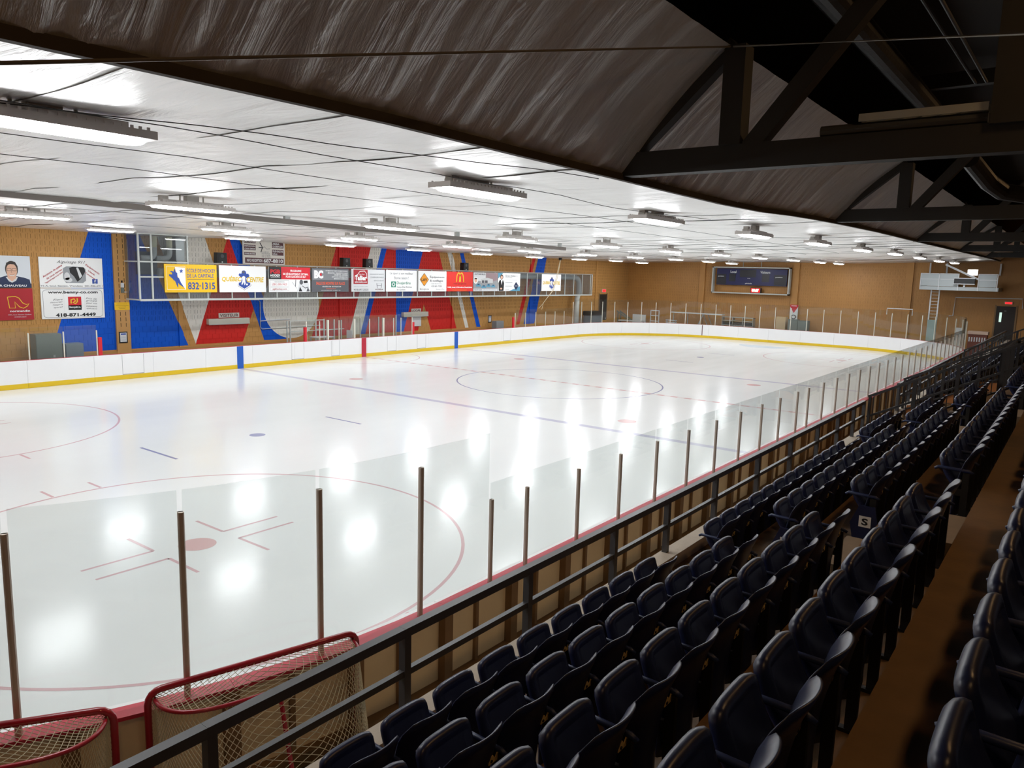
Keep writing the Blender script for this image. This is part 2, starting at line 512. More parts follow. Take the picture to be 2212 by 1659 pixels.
for sy in (-1, 1):
    mark('goal_line', rect(-11.9, sy * 27.13 - .03, 11.9, sy * 27.13 + .03), M_IRED)
    mark('goal_crease', flat([(1.83 * math.cos(a), sy * 27.1 - sy * 1.83 * math.sin(a)) for a in [math.pi * k / 24 for k in range(25)]]), M_ICREASE)
    mark('blue_spot', disc(0, sy * 15.5, .22), M_IBLUE2)
    mark('blue_dash', rect(-.8, sy * 18.45 - .04, 1.0, sy * 18.45 + .04), M_IBLUE2)
    mark('blue_dash', rect(-.8, sy * 12.42 - .04, .9, sy * 12.42 + .04), M_IBLUE2)
mark('referee_crease', ring(-HW, 0, 3.05, .05, -90, 90, 40), M_IRED)

# ================================================================== TEXT (meshes made in one batch)
TEXT_JOBS = []
def text(s, parent, o, ux, vy, bbox, m, bold=0.0, shear=0.0, name='lettering', depth=0.002):
    """text stretched to fill bbox=(x0,y0,x1,y1) in the plane origin o, axes ux, vy"""
    cu = bpy.data.curves.new('text', 'FONT')
    cu.body = s
    cu.resolution_u = 3
    cu.offset = bold
    cu.shear = shear
    t = bpy.data.objects.new('text_tmp', cu)
    COL.objects.link(t)
    TEXT_JOBS.append((t, parent, Vector(o), Vector(ux), Vector(vy), bbox, m, name, depth))

def finish_text():
    bpy.context.view_layer.update()
    dg = bpy.context.evaluated_depsgraph_get()
    for (t, parent, o, ux, vy, bb, m, name, dep) in TEXT_JOBS:
        me0 = bpy.data.meshes.new_from_object(t.evaluated_get(dg))
        if len(me0.vertices) == 0:
            continue
        xs = [v.co.x for v in me0.vertices]; ys = [v.co.y for v in me0.vertices]
        x0, x1, y0, y1 = min(xs), max(xs), min(ys), max(ys)
        off = org(parent); nrm = ux.cross(vy).normalized()
        for v in me0.vertices:
            a = bb[0] + (v.co.x - x0) / max(1e-6, x1 - x0) * (bb[2] - bb[0])
            b = bb[1] + (v.co.y - y0) / max(1e-6, y1 - y0) * (bb[3] - bb[1])
            v.co = o + ux * a + vy * b + nrm * dep - off
        me0.name = name
        me0.materials.clear(); me0.materials.append(m)
        ob = bpy.data.objects.new(name, me0)
        COL.objects.link(ob); ob.parent = parent
    for j in TEXT_JOBS:
        bpy.data.objects.remove(j[0], do_unlink=True)

class Sign:
    """flat printed board; art is given in fractions of the board, origin top-left, y down"""
    def __init__(s, name, label, cat, o, ux, w, h, base, thick=0.04, group=None):
        s.w, s.h = w, h
        s.ux = Vector(ux); s.vy = Vector((0, 0, 1)); s.n = s.ux.cross(s.vy).normalized()
        s.o = Vector(o)               # bottom-left of the front face
        c = s.o + s.ux * w / 2 - s.n * thick
        s.t = thing(name, label, cat, (c.x, c.y, c.z), group)
        mb = MB(); cc = s.o + s.ux * w / 2 + s.vy * h / 2 - s.n * thick / 2
        mb.obox(cc, s.ux * w / 2, s.n * thick / 2, s.vy * h / 2)
        mb.build('panel', base, s.t)
        s.lay = 0
    def P(s, x, y, d): return s.o + s.ux * (x * s.w) + s.vy * ((1 - y) * s.h) + s.n * d
    def poly(s, pts, m, name='printed_shape', lay=1):
        d = 0.0018 * lay
        MB().add([s.P(x, y, d) for x, y in pts], [tuple(range(len(pts)))]).build(name, m, s.t)
    def rect(s, x0, y0, x1, y1, m, name='printed_panel', lay=1): s.poly([(x0, y1), (x1, y1), (x1, y0), (x0, y0)], m, name, lay)
    def ell(s, cx, cy, rx, ry, m, name='printed_shape', lay=1, n=28, a0=0, a1=360):
        s.poly([(cx + rx * math.cos(math.radians(a0 + (a1 - a0) * k / n)), cy - ry * math.sin(math.radians(a0 + (a1 - a0) * k / n))) for k in range(n + (0 if a1 - a0 == 360 else 1))], m, name, lay)
    def line(s, pts, wd, m, name='printed_line', lay=2):
        d = 0.0018 * lay; mb = MB()
        P_ = [s.P(x, y, d) for x, y in pts]
        vs = []
        for i, p in enumerate(P_):
            t = (P_[min(i + 1, len(P_) - 1)] - P_[max(i - 1, 0)]).normalized()
            q = s.n.cross(t) * wd / 2
            vs += [p - q, p + q]
        mb.add(vs, [(2 * i, 2 * i + 2, 2 * i + 3, 2 * i + 1) for i in range(len(P_) - 1)])
        mb.build(name, m, s.t)
    def box(s, x0, y0, x1, y1, wd, m, lay=2):
        s.line([(x0, y0), (x1, y0)], wd, m, lay=lay); s.line([(x0, y1), (x1, y1)], wd, m, lay=lay)
        s.line([(x0, y0), (x0, y1)], wd, m, lay=lay); s.line([(x1, y0), (x1, y1)], wd, m, lay=lay)
    def text(s, st, x0, y0, x1, y1, m, bold=0.01, shear=0.0, rot=0.0, lay=3):
        if rot == 0:
            text(st, s.t, s.o, s.ux, s.vy, (x0 * s.w, (1 - y1) * s.h, x1 * s.w, (1 - y0) * s.h), m, bold, shear, depth=.0018 * lay)
        else:
            a = math.radians(rot); u = s.ux * math.cos(a) + s.vy * math.sin(a); v = s.vy * math.cos(a) - s.ux * math.sin(a)
            W_, H_ = (x1 - x0) * s.w, (y1 - y0) * s.h
            c = s.P((x0 + x1) / 2, (y0 + y1) / 2, 0)
            text(st, s.t, c, u, v, (-W_ / 2, -H_ / 2, W_ / 2, H_ / 2), m, bold, shear, depth=.0018 * lay)

# ================================================================== DASHER BOARDS AND GLASS
CX, CY = HW - RC, HL - RC
QA = RC * math.pi / 2
SEG = [('L', 2 * CY), ('A', QA), ('L', 2 * CX), ('A', QA), ('L', 2 * CY), ('A', QA), ('L', 2 * CX), ('A', QA)]
PERIM = sum(l for _, l in SEG)
def rink_at(s, off=0.0):
    """point and outward normal at distance s along the boards; s = 0 where the right-hand straight begins (near end)"""
    s %= PERIM
    starts = [((HW, -CY), (0, 1), (1, 0)), ((CX, CY), 0, None), ((CX, HL), (-1, 0), (0, 1)), ((-CX, CY), 90, None),
              ((-HW, CY), (0, -1), (-1, 0)), ((-CX, -CY), 180, None), ((-CX, -HL), (1, 0), (0, -1)), ((CX, -CY), 270, None)]
    for (k, l), st in zip(SEG, starts):
        if s <= l + 1e-9:
            if k == 'L':
                p, d, n = st
                return Vector((p[0] + d[0] * s + n[0] * off, p[1] + d[1] * s + n[1] * off, 0)), Vector((n[0], n[1], 0))
            c, a0, _ = st
            a = math.radians(a0) + s / RC
            n = Vector((math.cos(a), math.sin(a), 0))
            return Vector((c[0], c[1], 0)) + n * (RC + off), n
        s -= l
def strip(s0, s1, o0, o1, z0, z1, step=0.62):
    """solid band along the boards between two offsets and two heights"""
    n = max(1, int(math.ceil((s1 - s0) / step)))
    vs = []
    for k in range(n + 1):
        s = s0 + (s1 - s0) * k / n
        a, _ = rink_at(s, o0); b, _ = rink_at(s, o1)
        vs += [(a.x, a.y, z0), (b.x, b.y, z0), (b.x, b.y, z1), (a.x, a.y, z1)]
    fs = [(3, 2, 1, 0), tuple(4 * n + i for i in range(4))]
    for k in range(n):
        p, q = 4 * k, 4 * k + 4
        for i in range(4):
            j = (i + 1) % 4
            fs.append((p + i, p + j, q + j, q + i))
    return MB().add(vs, fs)
S_L0 = 2 * CY + QA + 2 * CX + QA            # s where the left straight begins (far end)
def s_right(y): return y + CY
def s_left(y): return S_L0 + (CY - y)

boards = thing('dasher_boards', 'white dasher boards with yellow kick plate and red top ledge ringing the ice', 'rink boards', (0, 0, 0))
npan = 66
for k in range(npan):
    s0 = PERIM * k / npan; s1 = PERIM * (k + 1) / npan
    strip(s0 + .004, s1 - .004, 0.0, 0.058, 0.02, 1.05).build('board_panel', M_WHITE, boards)
    strip(s0 + .003, s1 - .003, -0.012, 0.0, 0.005, 0.19).build('kick_plate', M_YEL, boards)
    strip(s0 + .002, s1 - .002, 0.058, 0.235, 1.02, 1.055).build('cap_rail', M_RED, boards)
    strip(s0, s1, 0.06, 0.075, 0.0, 1.02).build('board_core', M_STUD, boards)
for y, m in ((-7.64, M_STRIPE_B), (0, M_STRIPE_R), (7.64, M_STRIPE_B)):
    for s in (s_left(y), s_right(y)):
        strip(s - .16, s + .16, -0.02, 0.0, 0.004, 1.05).build('line_stripe', m, boards)
M_SEAM = mat('grey_gate_seam', (150, 152, 152), 0.6)
for y0, y1 in ((-13.1, -12.2), (-4.75, -4.0), (-2.25, -1.7), (1.75, 2.45), (4.15, 4.9), (12.5, 13.3)):
    sa, sb = s_left(y1), s_left(y0)
    strip(sa, sa + .012, -.003, .0, .2, 1.02).build('gate_seam', M_SEAM, boards)
    strip(sb - .012, sb, -.003, .0, .2, 1.02).build('gate_seam', M_SEAM, boards)
    strip(sa, sb, -.006, .0, .2, .222).build('gate_seam', M_SEAM, boards)
strip(S_L0 - QA * .86 - .03, S_L0 - QA * .86 + .03, -.006, .0, .005, 1.02).build('gate_seam', mat('dark_red_seam', (96, 50, 50), .6), boards)
# back of the boards towards the stands: plywood, studs, sill
s = -QA
while s < 2 * CY + 6:
    strip(s, s + 1.2, .12, .135, .16, 1.0).build('backing_panel', M_PLY, boards)
    strip(s + 1.14, s + 1.27, .135, .235, .02, 1.02).build('stud', M_STUD, boards)
    strip(s + .52, s + .57, .135, .18, .16, 1.02).build('stud', M_STUD, boards)
    strip(s, s + 1.22, .135, .25, .03, .17).build('sill_timber', M_STUD, boards)
    s += 1.22

def glass_run(ss, ztop, zpost, mpost, pw=.05, first=True, last=True):
    for i, s in enumerate(ss):
        if (i == 0 and not first) or (i == len(ss) - 1 and not last):
            continue
        c, n = rink_at(s, .15); t = Vector((-n.y, n.x, 0))
        mb = MB()
        mb.tube([(c.x, c.y, 1.05), (c.x, c.y, zpost)], pw / 2, 10)
        mb.obox((c.x - n.x * .012, c.y - n.y * .012, (1.055 + zpost) / 2), t * pw * .42, n * .012, (0, 0, (zpost - 1.055) / 2))
        mb.build('glass_post', mpost, boards)
    for a, b in zip(ss[:-1], ss[1:]):
        strip(a + .022, b - .022, .106, .118, 1.045, ztop, .5).build('glass_pane', M_GLASS, boards)

R_LO = [-21.12, -20.40, -19.18, -17.99, -16.77, -15.53, -14.27, -13.01, -11.75, -10.53, -9.21, -8.30, -6.95, -5.6, -4.25, -2.9, -1.55, -0.2, 1.15, 2.5, 3.85, 5.2, 6.55, 7.9, 9.25, 10.6, 11.95, 13.3, 14.65, 16.0, 17.35, 18.7, 20.05, 21.3]
glass_run([s_right(y) for y in R_LO], 2.28, 2.09, M_POST)
near_hi = [s_right(-21.12)] + [-.36 - 1.21 * k for k in range(0, 10)]
glass_run(near_hi[::-1], 2.89, 2.71, M_POST, pw=.056, last=False)
s0, s1 = s_right(21.3), S_L0 + 0.6
nh = 31
far_hi = [s0 + (s1 - s0) * k / nh for k in range(nh + 1)]
glass_run(far_hi, 2.90, 2.72, M_POSTW, pw=.05, first=False)
glass_run([S_L0 + .6 + 1.235 * k for k in range(7)][:7], 2.28, 2.06, M_POSTW, first=False)
glass_run([s_left(y) for y in (3.86, 2.95, 2.37, 1.58, .54, -.55, -1.61, -2.35, -2.89, -3.72)], 2.28, 2.07, M_POSTW)
glass_run([s_left(y) for y in (-13.99, -15.23, -16.46, -17.7, -18.94, -20.2)], 2.28, 2.07, M_POSTW)
for y in (3.95, -3.80, 13.75, -13.88):
    c, n = rink_at(s_left(y), .15)
    MB().box((c.x - .05, c.y - .07, 1.055), (c.x + .05, c.y + .07, 1.78)).build('red_post_pad', mat('red_pad', (208, 26, 44), .5), boards)
for y in (-.55, -2.35, 1.58):
    c, n = rink_at(s_left(y), .16)
    MB().box((c.x - .05, c.y - .05, 1.05), (c.x + .05, c.y + .05, 2.10)).build('gate_post', M_POSTW, boards)

# ================================================================== FLOOR OUTSIDE THE RINK
fl = MB().box((-15.6, -37, -.35), (27, 34.2, -.052))
struct(fl.build('floor_slab', M_FLOOR, None, (0, 0, -.35)), 'grey concrete floor around the rink', 'floor')
M_WALK = mat('dark_rubber_floor', (92, 78, 66), 0.8, var=.1)
for nm, a, b in (('floor_walkway_left', (-15.2, -36, -.05), (-13.25, 33.7, .02)), ('floor_walkway_right', (13.25, -36, -.05), (14.34, 33.7, .02))):
    struct(MB().box(a, b).build(nm, M_WALK), 'dark floor strip beside the rink boards', 'floor')
struct(MB().box((-13.2, 30.95, -.05), (13.2, 33.7, .02)).build('floor_walkway_far', M_WALK), 'floor strip behind the far end boards', 'floor')

# ================================================================== BLOCK WALLS
BW, BH, JT = .34, .2435, .008
SLOTD = .03
def block_geo(slots, w=BW, h=BH, d=.05):
    """one acoustic block, front face at n = 0 looking along +n, local (u along wall, v up, n out)"""
    hw, hh = w - JT, h - JT
    if not slots:
        vs = [(0, 0, 0), (hw, 0, 0), (hw, hh, 0), (0, hh, 0), (0, 0, -d), (hw, 0, -d), (hw, hh, -d), (0, hh, -d)]
        return vs, [((0, 1, 2, 3), 0), ((0, 4, 5, 1), 0), ((1, 5, 6, 2), 0), ((2, 6, 7, 3), 0), ((3, 7, 4, 0), 0)]
    us = [0, w * .25 - .012, w * .25 + .012, w * .75 - .012, w * .75 + .012, hw]
    us = [0, .068, .100, .238, .270, hw]
    vv = [0, .035, hh - .035, hh]
    vs = [(u, v, 0) for v in vv for u in us]
    fs = []
    for j in range(3):
        for i in range(5):
            q = (j * 6 + i, j * 6 + i + 1, (j + 1) * 6 + i + 1, (j + 1) * 6 + i)
            if j == 1 and i in (1, 3):
                k = len(vs)
                vs += [(vs[t][0], vs[t][1], -SLOTD) for t in q]
                fs.append(((k, k + 1, k + 2, k + 3), 1))
                for a in range(4):
                    b = (a + 1) % 4
                    fs.append(((q[a], q[b], k + b, k + a), 1))
            else:
                fs.append((q, 0))
    k = len(vs)
    vs += [(0, 0, -d), (hw, 0, -d), (hw, hh, -d), (0, hh, -d)]
    fs += [((0, k, k + 1, 5), 0), ((5, k + 1, k + 2, 23), 0), ((23, k + 2, k + 3, 18), 0), ((18, k + 3, k, 0), 0)]
    return vs, fs
GEO_S, GEO_P = block_geo(True), block_geo(False)

def block_wall(wall, u0, u1, z0, z1, slot_z, xf, mats, keep=300, prio=None, skip=None):
    """xf maps local (u, v, n) to world"""
    cells = []
    nrow = int((z1 - z0) / BH)
    for r in range(nrow):
        u = u0 - (BW / 2 if r % 2 else 0)
        while u < u1 - .02:
            z = z0 + r * BH
            if not (skip and skip(u, z)):
                cells.append((u, z, z >= slot_z))
            u += BW
    if prio and keep:
        cells.sort(key=prio)
    o_ = org(wall)
    mesh_cache = {}
    for u, z, sl in cells[:keep]:
        if sl not in mesh_cache:
            vs, fs = GEO_S if sl else GEO_P
            mb = MB()
            p0 = Vector(xf(0, 0, 0))
            mb.v = [tuple(Vector(xf(*p)) - p0) for p in vs]; mb.f = [f for f, _ in fs]; mb.mi = [m for _, m in fs]
            me = mb.mesh('block')
            for m in mats: me.materials.append(m)
            mesh_cache[sl] = me
        p = Vector(xf(u, z, 0)) - o_
        place(mesh_cache[sl], 'block', wall, p)
    mb = MB()
    for u, z, sl in cells[keep:]:
        vs, fs = GEO_S if sl else GEO_P
        k = len(mb.v)
        mb.v.extend([xf(a + u, b + z, c) for a, b, c in vs])
        for f, m in fs:
            mb.f.append(tuple(k + i for i in f)); mb.mi.append(m)
    o = mb.build('block_courses', mats, wall)
    o['kind'] = 'stuff'

# left long wall (mural), face at x = -15.2
WX = -15.2
wl = struct(MB().box((WX - .35, -36.4, -.05), (WX - .012, 34.1, 6.6)).build('wall_left', M_MURAL, None, (WX, 0, 0)), 'long block wall painted tan with red, white and blue stripes', 'wall')
def in_sign(y, z):
    return (-16.7 < y < -12.6 and 2.45 < z < 4.75)
def vis_prio(c):
    y, z, sl = c
    return (1 if z < .9 or y < -17.9 or in_sign(y, z) else 0, abs(y + 18))
block_wall(wl, -18.7, 33.7, .02, 6.12, 2.05, lambda u, v, n: (WX + n, u, v), [M_MURAL, M_SLOT_SHADE], 300, vis_prio,
           skip=lambda y, z: 28.65 < y < 30.1 and z < 3.2)
# end wall, face at y = 33.7
WY = 33.7
M_ENDTAN = mat('tan_end_paint', (176, 126, 66), 0.5, var=0.1, vscale=2)
we = struct(MB().box((-15.6, WY + .012, -.05), (27, WY + .4, 9.6)).build('wall_far', M_ENDTAN, None, (0, WY, 0)), 'tan painted block wall behind the far end of the rink', 'wall')
block_wall(we, -15.2, 19.2, .02, 6.6, 1.95, lambda u, v, n: (u, WY - n, v), [M_ENDTAN, M_SLOT_SHADE], 300, lambda c: (0 if c[1] > 1.0 and -9 < c[0] < 9 else 1, abs(c[0] - 6)),
           skip=lambda x, z: 13.3 < x < 14.6 and z < 3.3)
M_DARKW = mat('brown_side_wall', (96, 72, 46), 0.7)
struct(MB().box((26.6, -36.4, -.05), (27, 34.1, 9.6)).build('wall_right', M_DARKW), 'dark wall behind the top of the stands', 'wall')
struct(MB().box((-15.6, -36.8, -.05), (27, -36.4, 9.6)).build('wall_near', M_TAN), 'tan wall behind the near end of the rink', 'wall')
# pilasters
for y in (-11.95, -9.27, .25, 9.75, 18.6, 28.1):
    c = M_MURAL if y != -11.95 else M_TAN
    pil = struct(MB().box((WX - .01, y - .3 if y < -10 else y - .11, .02), (WX + (.10 if y < -10 else .06), y + .3 if y < -10 else y + .11, 6.12)).build('trim_1', c), 'shallow painted pier on the mural wall', 'pier')
slots = MB()
for k in range(17):
    for dy in (-.11, .12):
        z = 2.0 + k * BH
        slots.box((WX + .097, -11.95 + dy - .011, z), (WX + .1025, -11.95 + dy + .011, z + .17))  # thin surface strips in the slot shade colour instead of real recesses
sl_o = tag(slots.build('pier_slots', M_SLOT_SHADE, None), 'dark vertical slots in the tan pier beside the double sign', 'slots'); sl_o['kind'] = 'stuff'
for x in (-7.98, -.14, 7.95):
    struct(MB().box((x - .24, WY - .14, .02), (x + .24, WY + .01, 6.5)).build('trim_2', M_ENDTAN), 'shallow tan pier on the end wall', 'pier')
for nm, a, b in (('baseboard_left', (WX - .01, -18.7, .02), (WX + .08, 33.6, .95)),):
    struct(MB().box(a, b).build(nm, mat('tan_plinth', (176, 128, 72), .55)), 'plain tan plinth below the mural', 'plinth')

# ================================================================== ROOF, FOIL CEILING, CURTAIN
struct(MB().box((-15.6, -36.8, 9.6), (27, 34.1, 9.9)).build('ceiling_roof', M_ROOF), 'black roof deck high above the stands', 'roof')
EDGE = [(-37, 6.03), (-26, 6.03), (-24, 6.08), (-22, 6.075), (-20.5, 6.055), (-18.8, 6.06), (-16.5, 6.04), (-14.1, 6.05), (-12, 6.13), (-9, 6.20), (-3.5, 6.27), (1.8, 6.29), (14, 6.375), (26, 6.47), (34, 6.49)]
def edge_z(y):
    for (a, za), (b, zb) in zip(EDGE[:-1], EDGE[1:]):
        if a <= y <= b:
            return za + (zb - za) * (y - a) / (b - a)
    return EDGE[-1][1]
EX, TX, TZ = 13.4, 14.8, 7.5
def ceil_z(x, y):
    t = (x + 15.2) / (EX + 15.2)
    zw = 6.06 + 0.02 * math.sin(y * .7)
    mid = 6.16 + .004 * (y + 20) * .4
    e = edge_z(y)
    base = zw * max(0, 1 - 3 * t) + e * max(0, (t - .72) / .28) + mid * (1 - max(0, 1 - 3 * t) - max(0, (t - .72) / .28))
    sag = -.035 * abs(math.sin(math.pi * (x - 11.4) / 3.8 + math.pi / 2))
    return base + sag + .035 * noise.noise(Vector((x * .22, y * .5, 3.1))) + .02 * noise.noise(Vector((x * .9, y * 1.1, 7.7)))
ceil_o = struct(MB().box((-15.2, -36.4, 6.62), (13.3, 33.7, 6.66)).build('ceiling', mat('insulation_back', (90, 90, 88), .8), None, (0, 0, 6.62)), 'white reflective foil ceiling hung over the ice', 'ceiling')
yy = -36.4; k = 0
while yy < 33.6:
    wdt = 1.85
    y0, y1 = yy, min(33.68, yy + wdt + .12)
    tl = random.uniform(-.03, .03); tr_ = random.uniform(-.03, .03)
    def fn(u, v, y0=y0, y1=y1, tl=tl, tr_=tr_, k=k):
        x = -15.2 + u * (EX + 15.2); y = y0 + v * (y1 - y0)
        tilt = (v - .5) * (.012 + .6 * tl * (1 - u) + .6 * tr_ * u)
        droop = -.10 * max(0, v - .7) * 3.3 * max(0, noise.noise(Vector((x * .42, k * 3.7, 1))) - .12)
        return (x, y, ceil_z(x, y) + tilt + droop)
    mb = MB().grid(fn, 72, 6); mb.f = [f[::-1] for f in mb.f]; mb.smooth = True
    mb.build('foil_sheet', M_FOIL, ceil_o)
    yy += wdt; k += 1

cur = struct(MB().bar((EX, -36.4, 6.0), (EX, -36.3, 6.0), .05, .05).build('ceiling_curtain', M_STUD, None, (EX, 0, 6)), 'silver foil curtain sloping up from the ceiling edge above the stands', 'curtain')
yy = -36.4; k = 0
while yy < 33.4:
    y0, y1 = yy, min(33.65, yy + 3.7)
    def fn(u, v, y0=y0, y1=y1, k=k):
        y = y0 + u * (y1 - y0)
        ez = edge_z(y) + .03
        x = EX + v * (TX - EX); z = ez + v * (TZ - ez)
        q = y + (1 - v) * .35 * math.sin(k * 2.1)
        d = .045 * noise.noise(Vector((q * 2.4, v * .7, k * 1.3))) + .02 * noise.noise(Vector((q * 7.0, v * 1.5, 4 + k))) - .10 * math.sin(math.pi * v) * .6
        d += .05 * (1 - v) ** 2 * noise.noise(Vector((q * 5.0, v * 2.0, 9)))
        lap = .02 * (u - .5)
        return (x + (d + lap) * .7, y, z - (d + lap) * .7)
    mb = MB().grid(fn, 74, 14); mb.smooth = True
    mb.build('curtain_sheet', M_FOILC, cur)
    yy += 3.68; k += 1
# brown timber edge along the foot of the curtain
yy = -36.4
while yy < 33:
    y1 = min(33.6, yy + 1.9)
    MB().bar((EX + .02, yy, edge_z(yy) - .005), (EX + .02, y1, edge_z(y1) - .005), .07, .085).build('edge_timber', mat('dark_edge_timber', (62, 52, 42), .8, var=.3, vscale=4), cur)
    yy = y1
    if y1 >= 33.6: break

# ================================================================== TRUSSES
def truss(y, z0, label):
    t = thing('roof_truss', label, 'truss', (EX, y, z0))
    zt = z0 + 3.0
    H = .29
    MB().bar((EX - .1, y, z0 + H / 2), (26.5, y, z0 + H / 2), .22, H).build('bottom_chord', M_TRUSS, t)
    MB().bar((EX + .4, y, zt), (26.5, y, zt), .22, .3).build('top_chord', M_TRUSS, t)
    def web(a, b, w=.2): MB().bar(a, b, w, w, (0, 1, 0)).build('web_member', M_TRUSS, t)
    web((EX + .05, y, z0 + .2), (TX + .05, y, TZ + .02), .17)
    web((TX + .08, y, z0 + H), (TX + .08, y, TZ - .02), .26)
    web((TX + .3, y, z0 + H - .05), (TX + 2.6, y, zt), .2)
    web((TX + 2.9, y, z0 + H - .02), (TX + 2.9, y, zt), .34)
    web((TX + 3.1, y, z0 + H - .05), (TX + 5.6, y, zt), .2)
    web((TX + 5.8, y, z0 + H - .02), (TX + 5.8, y, zt), .26)
for i, (y, z, l) in enumerate(((-18.85, 6.06, 'black roof truss nearest the camera over the stands'), (-8.4, 6.19, 'second dark roof truss over the stands'), (2.4, 6.26, 'third dark roof truss along the stands'), (13.3, 6.34, 'fourth dark roof truss along the stands'), (24.4, 6.43, 'farthest dark roof truss above the stands'))):
    truss(y, z, l)
# services in the dark roof space
M_PIPE = mat('dull_pipe', (70, 70, 70), .5, metal=.4)
tag(MB().tube([(16.2, -19.5, 8.6), (16.32, -10.6, 8.6)], .028, 8).build('conduit_pipe', M_PIPE), 'left of two thin conduits under the black roof', 'pipe', 'conduits under the roof')
tag(MB().tube([(16.42, -19.5, 8.6), (16.5, -10.6, 8.6)], .028, 8).build('conduit_pipe', M_PIPE), 'right of two thin conduits under the black roof', 'pipe', 'conduits under the roof')
M_DDUCT = mat('dark_insulated_duct', (44, 43, 42), .5, metal=.3, bump=.4, bscale=12)
tag(MB().tube([(15.35, -19.2, 8.5), (15.35, -9.0, 8.5)], .2, 16).build('insulated_duct', M_DDUCT), 'dark insulated duct running under the black roof', 'duct')
tag(MB().tube([(15.9, -18.85, 6.415), (17.5, -18.85, 6.415)], .065, 10).build('conduit_pipe', M_PIPE), 'thick grey pipe lying along the nearest truss chord', 'pipe')
tray = thing('cable_tray', 'grey metal cable tray above the nearest truss chord', 'cable tray', (16.9, -18.85, 6.48))
for q in (-.07, .07): MB().bar((16.3, -18.85 + q, 6.52), (17.5, -18.85 + q, 6.52), .02, .08).build('tray_rail', M_GALV, tray)
for k2 in range(7): MB().bar((16.34 + k2 * .18, -18.92, 6.51), (16.34 + k2 * .18, -18.78, 6.51), .03, .02).build('tray_rung', M_GALV, tray)
duct2 = thing('insulated_duct', 'foil wrapped bent duct beyond the second truss', 'duct', (16.6, -6, 7))
pth = [(16.0, -7.6, 7.6), (16.3, -6.6, 7.2), (16.55, -6.0, 7.02), (17.0, -5.6, 6.96), (18.6, -5.5, 6.96)]
MB().tube(pth, .2, 14).build('duct_run', M_DDUCT, duct2)
# cable tied to the nearest truss
Bp = Vector((14.82, -18.95, 7.47))
def ray_pt(u, v, t):
    return CAM_POS + (_fw + _r2 * ((u - 1106) / CAM_F) + _u2 * ((829.5 - v) / CAM_F)) * t
A1 = Vector((14.40, -26.58, 5.62)); D1 = Vector((17.95, -21.5, 6.465))
tag(MB().tube([A1 + (A1 - Bp) * .15, A1, Bp, D1, D1 + (D1 - Bp) * .5], .011, 6).build('steel_cable', M_ROPE), 'thin steel cable tied to the top corner of the nearest truss', 'cable')
# longitudinal wires just below the foil ceiling
for i, (a, b, l) in enumerate((((11.45, -25.9), (13.35, -19.4), 'wire under the foil ceiling slanting to the curtain edge'), ((9.67, -25.6), (9.4, 8.0), 'long wire under the foil ceiling between the two light rows nearest the stands'), ((11.7, -26), (11.75, -12.0), 'wire under the foil ceiling above the light row nearest the stands'),
                               ((7.95, -25.6), (7.4, 10), 'long wire under the foil ceiling above open ice'), ((-1.5, -24), (-1.3, 14), 'long wire under the ceiling beside the grey beam'), ((-7.4, -22), (-7.5, 18), 'wire under the ceiling between the two far light rows'))):
    pts = []
    for k2 in range(25):
        x = a[0] + (b[0] - a[0]) * k2 / 24; y = a[1] + (b[1] - a[1]) * k2 / 24
        pts.append((x, y, min(ceil_z(x, y), 6.12) - .07))
    tag(MB().tube(pts, .005, 5).build('ceiling_wire', M_WIRE), l, 'wire', 'wires under the foil ceiling')
bm = thing('hanging_beam', 'long grey steel beam hung under the foil ceiling', 'beam', (.95, -12, 5.85))
MB().bar((.85, -28, 6.16), (.85, -1.2, 5.84), .12, .13).build('beam_body', mat('grey_beam', (120, 112, 106), .5), bm)
for y in (-22, -15, -8, -1.6):
    z = 6.16 + (6.16 - 5.84) / -26.8 * (y + 28)
    MB().box((.80, y - .08, z + .06), (.90, y + .08, z + .22)).build('hanger', M_GALV, bm)

# ================================================================== LIGHTS
M_LENS = mat('lit_lens', (250, 252, 255), 0.4, emit=LAMP_STRENGTH)
M_LBODY = mat('grey_light_housing', (230, 224, 220), 0.45)
M_LBOX = mat('pale_junction_box', (206, 202, 196), .5)
ROWS = [
 (11.4, 'in the row beside the stands', [(-25.1, 5.86), (-19.42, 5.87), (-13.83, 5.86), (-8.26, 5.88), (-2.5, 5.94), (3.45, 5.98), (9.52, 6.06), (15.69, 6.08), (21.95, 6.1), (28.1, 6.16)]),
 (3.8, 'in the second row from the stands', [(-25.0, 5.88), (-19.44, 5.88), (-13.92, 5.84), (-8.44, 5.82), (-2.83, 5.86), (2.67, 5.88), (8.33, 5.93), (13.9, 5.95), (19.81, 6.01), (25.6, 6.04), (30.37, 6.07)]),
 (-3.8, 'in the third row from the stands', [(-25.0, 5.9), (-19.48, 5.9), (-13.9, 5.89), (-8.32, 5.9), (-2.72, 5.85), (2.67, 5.87), (8.11, 5.89), (13.66, 5.92), (19.35, 5.96), (24.85, 5.97), (29.34, 5.96)]),
 (-11.4, 'in the row beside the mural wall', [(-25.0, 5.97), (-19.5, 5.97), (-14.0, 5.97), (-8.35, 5.95), (-2.9, 5.9), (2.66, 5.9), (8.13, 5.88), (13.67, 5.88), (19.27, 5.9), (24.68, 5.95), (29.0, 5.92)])]
